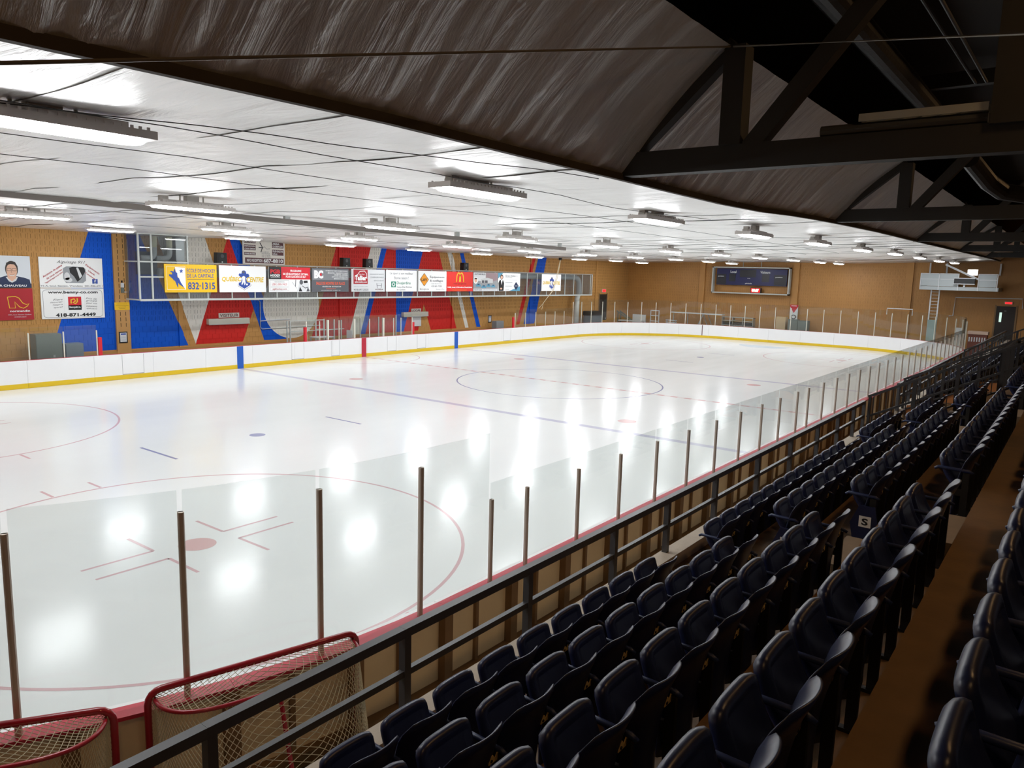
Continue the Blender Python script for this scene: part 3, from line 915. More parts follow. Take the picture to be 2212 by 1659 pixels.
def light_meshes():
    L, Wd = .84, .19
    out = {}
    # lens: shallow trough, rounded in plan
    lens = MB(); n = 20
    ring_ = []
    for k in range(n):
        a = 2 * math.pi * k / n
        cxx, syy = math.cos(a), math.sin(a)
        ring_.append((Wd * math.copysign(abs(cxx) ** .6, cxx), L * math.copysign(abs(syy) ** .35, syy)))
    lv = [(x, y, .015) for x, y in ring_] + [(x * .96, y * .985, .0) for x, y in ring_] + [(x * .8, y * .95, -.025) for x, y in ring_]
    lf = [(k, (k + 1) % n, n + (k + 1) % n, n + k) for k in range(n)] + [(n + k, n + (k + 1) % n, 2 * n + (k + 1) % n, 2 * n + k) for k in range(n)] + [tuple(2 * n + k for k in range(n))]
    lens.add(lv, [f[::-1] for f in lf])
    out['lens'] = (lens.mesh('lens'), M_LENS)
    hs = MB()
    hs.box((-Wd - .014, -L - .02, .012), (Wd + .014, L + .02, .085))
    hs.box((-.09, -L * .78, .085), (.09, L * .78, .15))
    for k in range(22):
        y = -L + .06 + k * (2 * L - .12) / 21
        for sx in (-1, 1):
            hs.box((sx * (Wd + .006) - .008, y - .012, .085), (sx * (Wd + .006) + .008, y + .012, .11))
    out['housing'] = (hs.mesh('housing'), M_LBODY)
    jb = MB(); jb.box((-.07, -.14, .15), (.07, .12, .27)); jb.box((-.06, -L * .8, .085), (.06, -L * .62, .22))
    out['junction_box'] = (jb.mesh('junction_box'), M_LBOX)
    hg = MB()
    for y in (-.25, .25): hg.box((-.012, y - .012, .15), (.012, y + .012, .42))
    out['hanger'] = (hg.mesh('hanger'), M_LBOX)
    for k_, (me, m) in out.items(): me.materials.append(m)
    return out
LM = light_meshes()
for x, rl, ls in ROWS:
    for i, (y, z) in enumerate(ls):
        t = thing('ceiling_light', f'{ORD[i]} glowing oblong light from the near end {rl}', 'ceiling light', (x, y, z), 'oblong lights under the foil ceiling')
        for nm, (me, m) in LM.items():
            place(me, nm, t)

# ================================================================== STANDS
ROWX = [15.33, 16.16, 16.97, 17.79, 18.61, 19.43, 20.25]           # top of the seat backs
FLZ = [1.02 + .435 * k for k in range(7)]                          # floor of each row
TS = [14.56] + [x + .06 for x in ROWX]                              # where each tread starts
VOM0, VOM1 = -8.05, -3.95                                          # gangway opening
stands = struct(MB().box((TS[7], -36.4, -.05), (26.6, 33.7, FLZ[6] + .435)).build('floor_stands', M_TREAD, None, (14.2, 0, 0)), 'stepped brown concrete floor of the stands', 'stands')
def seg_boxes(x0, x1, z, nm, m=M_TREAD, segs=((-36.4, VOM0), (VOM1, 33.7))):
    for a, b in segs:
        MB().box((x0, a, -.04), (x1, b, z)).build(nm, m, stands)
for k in range(7):
    if k < 3:
        seg_boxes(TS[k], TS[k + 1], FLZ[k], 'tread')
    else:
        seg_boxes(TS[k], TS[k + 1], FLZ[k], 'tread', segs=((-36.4, 33.7),))
seg_boxes(14.34, 14.56, 1.17, 'front_curb', M_CONC)
MB().box((14.34, VOM0, -.04), (TS[3], VOM1, .3)).build('gangway_floor', M_TREAD, stands)
M_STEP = mat('worn_concrete_step', (124, 104, 78), .85, var=.15, vscale=6)
AISLES = [(-20.62, -19.62), (-12.45, -11.45)]
for a, b in AISLES:
    for k in range(1, 6):
        MB().box((TS[k] - .3, a + .02, FLZ[k - 1] - .01), (TS[k] + .001, b - .02, FLZ[k - 1] + .2175)).build('aisle_step', M_STEP, stands)

# front guard rail
rail = thing('guard_rail', 'charcoal steel guard rail along the front of the stands', 'railing', (14.4, -18, 1.17))
PY = [-29.2, -27.3, -25.55, -23.84, -22.15, -20.45, -19.05, -17.45, -15.65, -13.9, -12.15, -10.6, -9.2, -8.2]
RZ = 1.89
for y in PY:
    MB().box((14.365, y - .035, 1.12), (14.435, y + .035, RZ - .04)).build('rail_post', M_RAIL, rail)
for a, b in zip(PY[:-1], PY[1:]):
    MB().box((14.36, a + .002 - .035, RZ - .045), (14.44, b - .035, RZ + .03)).build('top_rail', M_RAIL, rail)
    MB().box((14.375, a + .036, 1.50), (14.425, b - .036, 1.555)).build('mid_rail', M_RAIL, rail)
# far front rail
rail2 = thing('guard_rail', 'far stretch of guard rail beyond the gangway opening', 'railing', (14.4, 12, 1.17))
y = VOM1 - .05
while y < 31:
    MB().box((14.365, y - .035, 1.12), (14.435, y + .035, RZ - .04)).build('rail_post', M_RAIL, rail2)
    MB().box((14.36, y - .035, RZ - .045), (14.44, y + 1.72, RZ + .03)).build('top_rail', M_RAIL, rail2)
    MB().box((14.375, y + .036, 1.50), (14.425, y + 1.72, 1.555)).build('mid_rail', M_RAIL, rail2)
    y += 1.76
# sloping picket rails beside the gangway
M_RAIL2 = mat('dark_picket_paint', (46, 44, 44), .45)
def picket_rail(y, label, xs=14.48, xe=18.6):
    t = thing('picket_railing', label, 'railing', (xs, y, 1.17))
    zf = lambda x: 1.98 + .51 * (x - 14.4)
    MB().bar((xs, y, zf(xs)), (xe, y, zf(xe)), .05, .06).build('handrail', M_RAIL2, t)
    MB().bar((xs, y, zf(xs) - .5), (xe, y, zf(xe) - .5), .04, .05).build('mid_rail', M_RAIL2, t)
    MB().bar((xs, y, zf(xs) - .92), (xe, y, zf(xe) - .92), .04, .04).build('bottom_rail', M_RAIL2, t)
    for x in (xs + .04, 15.48, 16.32, 17.15, 17.98):
        MB().box((x - .03, y - .03, zf(x) - 1.05), (x + .03, y + .03, zf(x) - .01)).build('rail_post', M_RAIL2, t)
    x = xs + .12
    while x < xe:
        MB().box((x - .009, y - .009, zf(x) - .91), (x + .009, y + .009, zf(x) - .02)).build('picket', M_RAIL2, t)
        x += .14
    for k in range(3):
        MB().box((TS[k] + .06, y + .03, FLZ[k] + .02), (TS[k + 1] - .1, y + .05, FLZ[k] + .26)).build('kick_panel', mat('orange_plywood', (176, 112, 58), .6), t)
picket_rail(-8.2, 'dark sloping picket railing at the near side of the gangway')
picket_rail(-3.8, 'dark sloping picket railing at the far side of the gangway')
picket_rail(9.3, 'third dark sloping picket railing far along the stands')
g = thing('picket_railing', 'level dark railing at the back of the gangway opening', 'railing', (TS[3] + .05, -6, FLZ[3]))
MB().bar((TS[3] + .05, -8.15, FLZ[3] + 1.0), (TS[3] + .05, -3.85, FLZ[3] + 1.0), .05, .06).build('handrail', M_RAIL2, g)
for k in range(28):
    y = -8.1 + k * .155
    MB().box((TS[3] + .04, y - .009, FLZ[3]), (TS[3] + .06, y + .009, FLZ[3] + .98)).build('picket', M_RAIL2, g)

# ------------------------------------------------------------------ seats
SW = .51
def shell(rows, cols, fn_front, fn_back, mb):
    """closed shell from two facing grids"""
    nu, nv = cols, rows
    k0 = len(mb.v)
    mb.grid(fn_front, nu, nv); k1 = len(mb.v); nf = len(mb.f)
    mb.grid(fn_back, nu, nv)
    for i in range(nf, len(mb.f)): mb.f[i] = mb.f[i][::-1]
    W = nu + 1
    ring_ = [i for i in range(W)] + [j * W + nu for j in range(1, nv + 1)] + [nv * W + i for i in range(nu - 1, -1, -1)] + [j * W for j in range(nv - 1, 0, -1)]
    for a, b in zip(ring_, ring_[1:] + ring_[:1]):
        mb.f.append((k0 + b, k0 + a, k1 + a, k1 + b)); mb.mi.append(0)
def seat_meshes():
    out = {}
    # backrest: dished shell with rounded shoulders, faces -x
    mb = MB(); w, zb, zt = .249, .13, .84
    def hw(v):
        a = max(0, (v - .80) / .20)
        return w * (1 - .10 * max(0, .8 - v)) * (1 - .26 * a ** 3.2)
    def ctr(u, v):
        y = (2 * u - 1) * hw(v)
        z = zb + v * (zt - zb) - .022 * abs(2 * u - 1) ** 4 * max(0, (v - .6) / .4)
        x = -.12 + .12 * v ** 1.5 - .055 * abs(2 * u - 1) ** 2.2 - .02 * math.sin(math.pi * v) + .03 * max(0, v - .85) / .15
        return x, y, z
    def th(u, v):
        e = min(1.0, 6.0 * min(u, 1 - u) + .25) * min(1.0, 7.0 * (1 - v) + .35)
        return .021 * e
    shell(10, 10, lambda u, v: (lambda c: (c[0] - th(u, v), c[1], c[2]))(ctr(u, v)), lambda u, v: (lambda c: (c[0] + th(u, v), c[1], c[2]))(ctr(u, v)), mb)
    mb.smooth = True
    out['backrest'] = (mb.mesh('backrest'), M_SEAT)
    # folded seat pan: pad leaning forward, rounded corners, raised rim
    mb = MB(); w = .215
    a = Vector((-.13, 0, .40)); b = Vector((-.315, 0, .745)); d = (b - a).normalized(); nrm = Vector((d.z, 0, -d.x))
    Ls = (b - a).length
    def hwp(v):
        k = max(0, (v - .86) / .14); q = max(0, (.12 - v) / .12)
        return w * (1 - .13 * k ** 2) * (1 - .10 * q)
    def cp(u, v):
        y = (2 * u - 1) * hwp(v)
        p = a + d * (v * Ls - .02 * abs(2 * u - 1) ** 4 * (1 if v > .5 else 0))
        p = p - nrm * (.03 * math.sin(math.pi * min(1, v)) )
        return Vector((p.x, y, p.z))
    def prof(u, v):
        e = min(u, 1 - u, 1 - v, v)
        if e < .001: return .012
        if e < .085: return .036
        if e < .17: return .040
        if e < .2: return .028
        return .031
    us = [0, .05, .12, .18, .2, .35, .5, .65, .8, .82, .88, .95, 1]
    def gg(sgn):
        return lambda u, v: cp(us[int(round(u * 12))], us[int(round(v * 12))]) + nrm * sgn * prof(us[int(round(u * 12))], us[int(round(v * 12))])
    shell(12, 12, lambda u, v: tuple(gg(-1)(u, v)), lambda u, v: tuple(gg(1)(u, v)), mb)
    mb.smooth = True
    out['seat_pan'] = (mb.mesh('seat_pan'), M_SEAT)
    mb = MB(); yb = .232
    mb.tube([(-.36, yb, .585), (-.33, yb, .605), (-.06, yb, .60), (-.02, yb, .58)], [.014, .018, .018, .014], 8)
    mb.smooth = True
    out['armrest'] = (mb.mesh('armrest'), M_SEATD)
    mb = MB()
    mb.box((-.11, yb - .016, .02), (-.05, yb + .016, .58)); mb.box((-.24, yb - .022, 0), (.03, yb + .022, .022)); mb.box((-.24, yb - .012, .34), (-.05, yb + .012, .41))
    out['stanchion'] = (mb.mesh('stanchion'), M_BLACK)
    mb = MB()
    mb.prism([(-.058, .0), (.058, .0), (.058, .045), (.018, .045), (0, .018), (-.018, .045), (-.058, .045)], 0, 0, .006)
    for i, p in enumerate(mb.v):
        mb.v[i] = (p[0] - .082, p[1] + .196, p[2] + .545)
    out['bracket_plate'] = (mb.mesh('bracket_plate'), M_BRASS)
    mb = MB()
    for sy in (-1, 1):
        mb.tube([(-.08, .196 + sy * .035, .562), (-.071, .196 + sy * .035, .562)], .009, 8)
    out['bolt'] = (mb.mesh('bolt'), M_BLACK)
    for k, (me, m) in out.items(): me.materials.append(m)
    return out
SM = seat_meshes()
# one joined mesh for distant seats
far_seat = MB()
_mi = {}
fm = []
for k, (me, m) in SM.items():
    if k in ('bolt', 'bracket_plate'): continue
    idx = len(fm); fm.append(m)
    far_seat.add([v.co[:] for v in me.vertices], [tuple(p.vertices) for p in me.polygons], idx)
far_seat.smooth = True
FAR_ME = far_seat.mesh('folding_seat')
for m in fm: FAR_ME.materials.append(m)
ROWN = ['front row', 'second row', 'third row', 'fourth row', 'fifth row']
def seat(row, y, label, group, far=False, arm_near=False):
    loc = (ROWX[row], y, FLZ[row])
    if far:
        o = place(FAR_ME, 'folding_seat', None, loc)
        return tag(o, label, 'seat', group)
    t = thing('folding_seat', label, 'seat', loc, group)
    for k in ('backrest', 'seat_pan', 'armrest', 'stanchion'):
        place(SM[k][0], k, t)
    bp = place(SM['bracket_plate'][0], 'bracket_plate', t)
    place(SM['bolt'][0], 'bolt', bp)
    if arm_near:
        for k in ('armrest', 'stanchion'):
            place(SM[k][0], k, t, (0, -.464, 0))
    return t
NEAR_N = [11, 12, 13, 12, 11]
for r in range(5):
    for k in range(NEAR_N[r]):
        y = -20.65 - SW / 2 - k * SW
        seat(r, y, f'folded navy seat in the {ROWN[r]} nearest the camera, {ORD[k]} before the first aisle', 'seats of the nearest block')
for r in range(5):
    for k in range(13):
        y = -19.35 + SW / 2 + k * SW
        seat(r, y, f'folded navy seat in the {ROWN[r]}, {ORD[k]} past the first aisle', 'seats of the second block', arm_near=(k == 0))
for r in range(5):
    for k in range(6):
        y = -11.4 + SW / 2 + k * SW
        seat(r, y, f'folded navy seat in the {ROWN[r]}, {ORD[k]} past the second aisle before the railing', 'seats before the gangway', arm_near=(k == 0))
for r in range(4):
    for k in range(24):
        y = -3.3 + SW / 2 + k * SW
        seat(r, y, f'small distant navy seat in the {ROWN[r]}, {ORD[k]} beyond the gangway railings', 'seats beyond the gangway', far=True)

# end panels with row letters at the aisles
for row, y, ch, l in ((1, -19.38, 'O', 'dark seat end panel with a white letter O plate'), (2, -19.38, 'S', 'dark seat end panel with a white letter S plate'), (1, -11.43, 'M', 'dark seat end panel with a white letter M plate')):
    x, z = ROWX[row], FLZ[row]
    t = thing('seat_end_panel', l, 'end panel', (x - .1, y, z))
    MB().prism([(x - .22, z), (x - .02, z), (x + .0, z + .3), (x - .04, z + .5), (x - .2, z + .5), (x - .28, z + .3)], 1, y - .012, y + .012).build('panel', M_SEAT, t)
    MB().box((x - .19, y - .016, z + .27), (x - .07, y - .0125, z + .39)).build('letter_plate', mat('plate_white', (228, 226, 220), .5), t)
    text(ch, t, (x - .19, y - .0165, z + .27), (1, 0, 0), (0, 0, 1), (.028, .022, .092, .098), M_BLK, .03)

# ================================================================== HOCKEY GOALS PARKED BEHIND THE BOARDS
M_GRED = mat('red_goal_paint', (168, 20, 40), .3, coat=.4)
M_NET = mat('net_cord', (206, 196, 168), .8)
def goal(label, pr, tang):
    """pr = foot of the post at the far end (+tangent), net depth runs outwards from the boards"""
    t = Vector((tang[0], tang[1], 0)).normalized(); n = Vector((t.y, -t.x, 0)); z = Vector((0, 0, 1))
    W, H = 1.89, 1.22
    o = Vector((pr[0], pr[1], .02)) - t * W
    g = thing('hockey_goal', label, 'hockey goal', tuple(o + t * W / 2))
    P = lambda a, b, c: o + t * a + n * b + z * c
    rc = .11
    fr = [P(0, 0, 0), P(0, 0, H - rc)] + [P(rc - rc * math.cos(q), 0, H - rc + rc * math.sin(q)) for q in (math.radians(22), math.radians(45), math.radians(68))] + [P(rc, 0, H), P(W - rc, 0, H)] + \
         [P(W - rc + rc * math.sin(q), 0, H - rc + rc * math.cos(q)) for q in (math.radians(22), math.radians(45), math.radians(68))] + [P(W, 0, H - rc), P(W, 0, 0)]
    mb = MB().tube(fr, .03, 12); mb.smooth = True; mb.build('front_frame', M_GRED, g)
    def curve(depth, c, m=30, inset=.05):
        pts = []
        for k in range(m + 1):
            q = math.pi * k / m
            a = W / 2 - (W / 2 - inset) * math.copysign(abs(math.cos(q)) ** .55, math.cos(q)); b = depth * abs(math.sin(q)) ** .75
            pts.append(P(a, b, c))
        return pts
    top = curve(.46, H - .07); bot = curve(1.0, .02)
    mb = MB().tube(top, .018, 8); mb.smooth = True; mb.build('top_rear_bar', M_GRED, g)
    mb = MB().tube(bot, .024, 8); mb.smooth = True; mb.build('base_frame', M_GRED, g)
    mb = MB().tube([top[15], (top[15] + bot[15]) / 2 - n * .02, bot[15]], .02, 8); mb.build('rear_support', M_GRED, g)
    # netting
    net = MB()
    def samp(c, s):
        f = s * (len(c) - 1); i = min(int(f), len(c) - 2); return c[i].lerp(c[i + 1], f - i)
    def lerp2(fn, NA, NB):
        # diamond lattice
        for i in range(NA + 1):
            for j in range(NB):
                for di in (-1, 1):
                    if (i + j) % 2: continue
                    i2 = i + di
                    if 0 <= i2 <= NA:
                        net.tube([fn(i / NA, j / NB), fn(i2 / NA, (j + 1) / NB)], .0026, 3, cap=False)
                    if j + 1 < NB + 1 and 0 <= i2 <= NA and j >= 1:
                        net.tube([fn(i / NA, j / NB), fn(i2 / NA, (j - 1) / NB)], .0026, 3, cap=False)
    def wall_fn(s, q):
        a = samp(top, s); b = samp(bot, s); p = a.lerp(b, q)
        return p + n * (.05 * math.sin(math.pi * q) * math.sin(math.pi * s)) 
    def top_fn(s, q):
        a = P(.05 + (W - .1) * s, 0, H); b = samp(top, s)
        p = a.lerp(b, q); return p - z * .02 * math.sin(math.pi * q)
    lerp2(wall_fn, 100, 40); lerp2(top_fn, 62, 14)
    for side in (0, 1):
        x = 0 if side == 0 else W
        def side_fn(s, q, x=x):
            return P(x + (.02 if side == 0 else -.02), 0, H * (1 - q)).lerp(samp(top, .02 if side == 0 else .98).lerp(samp(bot, .06 if side == 0 else .94), q), s)
        lerp2(side_fn, 10, 40)
    o_ = net.build('netting', M_NET, g); o_['kind'] = 'stuff'
goal('red hockey goal with cord netting parked behind the near boards', (13.13, -23.25), (.26, .965))
goal('red hockey goal cut by the left edge of the picture', (12.66, -25.36), (.55, .835))

# ================================================================== WARM LAMPS BEHIND THE STANDS
M_WARM = mat('warm_lamp_lens', (255, 202, 140), .4, emit=60.0)
for i, (y, l) in enumerate(((-29.0, 'warm lamp hung high over the stands at the near end'), (-21.0, 'second warm lamp hung high over the stands'), (-12.0, 'third warm lamp hung high over the stands'), (0.0, 'fourth warm lamp hung high over the stands'))):
    t = thing('pendant_lamp', l, 'lamp', (19.9, y, 8.9))
    MB().box((19.7, y - .5, 8.95), (20.1, y + .5, 9.1)).build('housing', M_TRUSS, t)
    MB().box((19.74, y - .45, 8.90), (20.06, y + .45, 8.95)).build('lens', M_WARM, t)
    MB().box((19.88, y - .02, 9.1), (19.92, y + .02, 9.6)).build('stem', M_TRUSS, t)

# ================================================================== SIGNS ON THE MURAL WALL
def C(n, rgb, r=.45): return mat('print_' + n, rgb, r)
K_BLK, K_WHT, K_RED, K_YEL, K_BLUE, K_NAVY = C('black', (22, 22, 24)), C('white', (240, 241, 240)), C('red', (200, 22, 40)), C('yellow', (236, 188, 24)), C('blue', (44, 76, 160)), C('navy', (26, 42, 78))
K_GREY, K_DGREY, K_LGREY, K_SKIN, K_HAIR, K_MAR = C('grey', (150, 154, 158)), C('dark_grey', (86, 88, 94)), C('light_grey', (212, 214, 216)), C('skin', (224, 178, 152)), C('hair', (46, 36, 32)), C('maroon', (84, 34, 40))
K_GOLD, K_GREEN, K_ORNG, K_TEAL, K_DRED = C('gold', (222, 186, 40)), C('green', (0, 122, 92)), C('orange', (232, 150, 24)), C('teal', (86, 150, 178)), C('dark_red', (168, 20, 34))
UY = (0, 1, 0)
# portrait poster
s = Sign('portrait_poster', 'poster of a smiling man in glasses and a navy shirt', 'poster', (WX + .05, -17.25, 3.70), UY, 1.78, 1.24, C('poster_bg', (216, 222, 228)))
fx = lambda u: (u + 105) / 340.0    # poster pixel helper (zoomed crop), visible part 0..235
s.poly([(.28, .93), (.28, .80), (.36, .70), (.52, .62), (.66, .62), (.86, .68), (.97, .74), (.99, .93)], K_NAVY)
s.poly([(.50, .66), (.56, .80), (.62, .84), (.70, .78), (.74, .66)], K_LGREY, lay=2)
s.poly([(.53, .56), (.54, .70), (.62, .80), (.70, .70), (.72, .56)], K_SKIN, lay=3)
s.ell(.625, .42, .125, .26, K_HAIR, lay=2); s.ell(.625, .46, .105, .22, K_SKIN, lay=4)
s.poly([(.505, .38), (.53, .22), (.62, .16), (.70, .19), (.745, .32), (.745, .38), (.70, .27), (.60, .26), (.54, .30)], K_HAIR, lay=5)
for c in (.575, .675): s.box(c - .04, .40, c + .04, .47, .012, K_HAIR, lay=6)
s.line([(.57, .585), (.60, .61), (.65, .61), (.68, .585)], .03, K_WHT, lay=6)
s.line([(.565, .575), (.60, .60), (.65, .60), (.685, .575)], .01, K_MAR, lay=7)
s.line([(.62, .47), (.61, .53), (.635, .53)], .008, K_MAR, lay=6)
s.rect(0, .87, 1, 1, K_NAVY, lay=4)
s.text('POUR CHAUVEAU', .20, .90, .90, .965, K_WHT, .02, lay=6)
s = Sign('sponsor_sign', 'dark red sign with a gold outlined letter n below the portrait', 'sign', (WX + .05, -17.25, 2.43), UY, 1.80, 1.24, K_DRED)
s.line([(.50, .27), (.53, .62), (.645, .62), (.635, .42), (.72, .58), (.80, .63), (.88, .56), (.915, .48), (.86, .51), (.79, .46), (.72, .30), (.65, .25), (.50, .27)], .028, K_GOLD)
s.text('normandin', .535, .68, .925, .745, K_WHT, .02)
s.text('2335, Boul. Bastien Québec', .49, .815, .95, .85, K_LGREY, .005)
s.text('418 842-6631', .61, .885, .84, .92, K_LGREY, .005)
# skate sharpening sign
s = Sign('sponsor_sign', 'white sign with a grey photo and slanted red lettering on the mural wall', 'sign', (WX + .05, -15.16, 3.70), UY, 2.46, 1.24, K_WHT)
s.text('Aiguisage 911', .27, .10, .72, .22, K_BLK, .0, .45)
s.text('Aiguisage de patins', .02, .42, .38, .50, K_DRED, .02, rot=34)
s.text('de tous genres', .08, .52, .37, .60, K_DRED, .02, rot=34)
s.text('*appareil approuvé DNV', .05, .64, .39, .70, K_DRED, .02, rot=34)
s.text('Equipements', .70, .34, .97, .42, K_DRED, .02, rot=-36)
s.text('Usagé,', .75, .46, .88, .54, K_DRED, .02, rot=-36)
s.text('Consigne', .69, .56, .88, .63, K_DRED, .02, rot=-36)
s.poly([(.36, .36), (.42, .29), (.68, .30), (.72, .37), (.72, .76), (.67, .84), (.40, .84), (.36, .70)][::-1], K_GREY)
s.poly([(.46, .34), (.52, .30), (.70, .32), (.715, .45), (.64, .70), (.58, .80), (.53, .62), (.47, .50)][::-1], K_BLK, lay=2)
s.poly([(.57, .33), (.60, .32), (.66, .60), (.62, .70)][::-1], K_LGREY, lay=3)
s.ell(.42, .62, .045, .13, K_LGREY, lay=3); s.ell(.44, .74, .06, .08, K_LGREY, lay=3)
s.rect(.82, .70, .91, .86, K_BLUE); s.text('f', .85, .725, .885, .855, K_WHT, .02)
s.text('91-A, boul. Bastien, Wendake  581-986-6911', .01, .915, .985, .97, K_DGREY, .008)
# chicken sign
s = Sign('sponsor_sign', 'white sign with a red and black square logo below the sharpening sign', 'sign', (WX + .05, -15.16, 2.43), UY, 2.46, 1.25, K_WHT)
pts = []
for cx, cy, a0 in ((.91, .15, 90), (.91, .86, 0), (.09, .86, -90), (.09, .15, -180)):
    for k in range(7):
        a = math.radians(a0 - 15 * k); pts.append((cx + .06 * math.cos(a), cy - .10 * math.sin(a)))
s.line(pts + pts[:1], .012, K_DGREY)
s.text('www.benny-co.com', .11, .08, .90, .20, K_BLK, .03)
s.text('418-871-4449', .21, .82, .85, .94, K_BLK, .04)
for x in (.35, .68): s.line([(x, .08), (x, .85)], .006, K_LGREY)
s.rect(.415, .28, .625, .58, K_RED); s.rect(.415, .56, .625, .72, K_BLK)
s.text('Benny&Co.', .43, .59, .61, .67, K_WHT, .02)
s.line([(.46, .50), (.46, .38), (.51, .35), (.53, .42), (.49, .47), (.53, .51), (.56, .44), (.56, .33)], .05, K_GOLD, lay=3)
for k, (a, b) in enumerate((('Fiers', .21), ("d'encourager", .17), ("l'esprit", .20), ('sportif', .21))):
    s.text(a, .34 - (.34 - b) * 1.2, .34 + k * .085, .33, .40 + k * .085, K_DGREY, 0, .25, rot=4)
for k, a in enumerate(('Prix de', 'groupe', 'pour vos', 'événements', 'spéciaux')):
    s.text(a, .70, .32 + k * .085, .88, .375 + k * .085, K_DGREY, 0, .25, rot=-4)
# skating club sign above the gallery
s = Sign('club_sign', 'off-white skating club sign with maroon boxes hung above the gallery', 'sign', (WX + .16, -6.0, 4.90), UY, 2.46, 1.20, C('cream', (222, 216, 206)))
for (x0, y0, x1, y1, a) in ((.03, .02, .30, .14, 'PATINAGE'), (.03, .21, .30, .32, 'INITIATION'), (.03, .32, .30, .43, 'COURS SEMAINE'), (.03, .52, .30, .63, 'POWER SKATING'), (.69, .04, .97, .30, 'ARÉNA\nDUBERGER'), (.69, .37, .97, .61, 'FILLES-GARÇONS\n5-15 ans')):
    s.rect(x0, y0, x1, y1, K_MAR); s.text(a, x0 + .015, y0 + .025, x1 - .015, y1 - .025, K_WHT, .015)
s.rect(.05, .74, .97, .96, K_MAR)
s.text('INFO INSCRIPTION', .09, .79, .45, .91, K_WHT, .01); s.text('687-8810', .48, .77, .95, .93, K_WHT, .03)
s.line([(.40, .10), (.46, .30), (.42, .50)], .05, K_BLK); s.line([(.37, .30), (.47, .32)], .05, K_BLK); s.line([(.46, .34), (.50, .26), (.56, .36), (.64, .34)], .02, K_DGREY)
s.text('CLUB DE\nPATINAGE\nDE VITESSE\nDE QUÉBEC', .44, .46, .66, .72, K_DGREY, 0)

# small wall items
def plate_word(name, label, word, y0, z0, w, h, base, ink):
    s = Sign(name, label, 'sign', (WX + .03, y0, z0), UY, w, h, base, .02)
    s.text(word, .05, .2, .95, .82, ink, .02)
plate_word('word_sign', 'small cream plate reading VISITEUR on the red stripe', 'VISITEUR', -7.32, 2.25, 1.12, .23, C('cream', (222, 216, 206)), K_MAR)
plate_word('word_sign', 'small cream plate reading LOCAL on the red stripe', 'LOCAL', 5.88, 2.21, .87, .21, C('cream', (222, 216, 206)), K_MAR)
for y0, y1, l in ((-7.96, -5.74, 'pale shelf box below the word VISITEUR'), (5.04, 7.22, 'pale shelf box below the word LOCAL')):
    t = thing('coat_shelf', l, 'shelf', (-15.05, (y0 + y1) / 2, 1.93))
    MB().box((-15.2, y0, 1.95), (-14.98, y1, 2.22)).build('shelf_body', mat('cream_shelf', (206, 204, 190), .5), t)
    MB().box((-14.985, y0, 1.93), (-14.965, y1, 1.97)).build('shelf_lip', M_FRAME, t)
s = Sign('whiteboard', 'small white board under the LOCAL shelf', 'whiteboard', (WX + .04, 5.93, 1.31), UY, .83, .6, K_LGREY, .02); s.box(0.01, .01, .99, .99, .02, K_GREY)
s = Sign('notice_plate', 'yellow notice plate on the tan pier', 'sign', (WX + .115, -12.30, 2.74), UY, .65, .33, K_YEL, .012)
for k, (a, b) in enumerate(((.15, .85), (.08, .92), (.25, .75), (.3, .7))): s.line([(a, .2 + k * .2), (b, .2 + k * .2)], .012, C('ochre', (150, 110, 20)))
for y, xx, l in ((-12.17, WX + .115, 'black framed notice on the foot of the tan pier'), (13.54, WX + .03, 'black framed notice on the tan wall past the white stripe')):
    s = Sign('framed_notice', l, 'notice', (xx, y, 1.29), UY, .37, .50, K_BLK, .015); s.rect(.12, .1, .88, .9, K_LGREY); s.rect(.2, .15, .8, .28, K_BLUE, lay=2)
    for k in range(5): s.line([(.2, .4 + k * .09), (.8, .4 + k * .09)], .008, K_GREY)
al = thing('alarm_box', 'small white alarm box with a grey conduit on the tan pier', 'alarm', (WX + .13, -11.95, 3.49))
MB().box((WX + .1, -12.0, 3.72), (WX + .17, -11.88, 3.92)).build('strobe', K_LGREY, al)
MB().box((WX + .1, -12.0, 3.49), (WX + .16, -11.88, 3.71)).build('pull_box', M_GREYCAB, al)
MB().box((WX + .1, -11.97, 3.93), (WX + .15, -11.92, 4.02)).build('siren', K_BLK, al)
tag(MB().tube([(WX + .12, -11.90, 3.52), (WX + .08, -11.66, 3.52), (WX + .05, -11.6, 3.6), (WX + .04, -11.6, 5.8)], .014, 6).build('conduit_pipe', K_LGREY), 'thin pale conduit rising beside the tan pier', 'pipe')
tag(MB().tube([(WX + .04, -6.0, 3.12), (WX + .04, -5.1, 3.1), (WX + .04, -5.0, 3.0), (WX + .04, -5.0, 1.7), (WX + .04, -4.9, 1.6), (WX + .04, -1.2, 1.66)], .02, 6).build('conduit_pipe', M_FRAME), 'grey conduit bending down below the gallery', 'pipe')
tag(MB().tube([(WX + .04, -5.0, 2.02), (WX + .04, -3.2, 2.06)], .028, 6).build('wall_pipe', K_LGREY), 'short pale pipe on the wall beside the white disc', 'pipe')
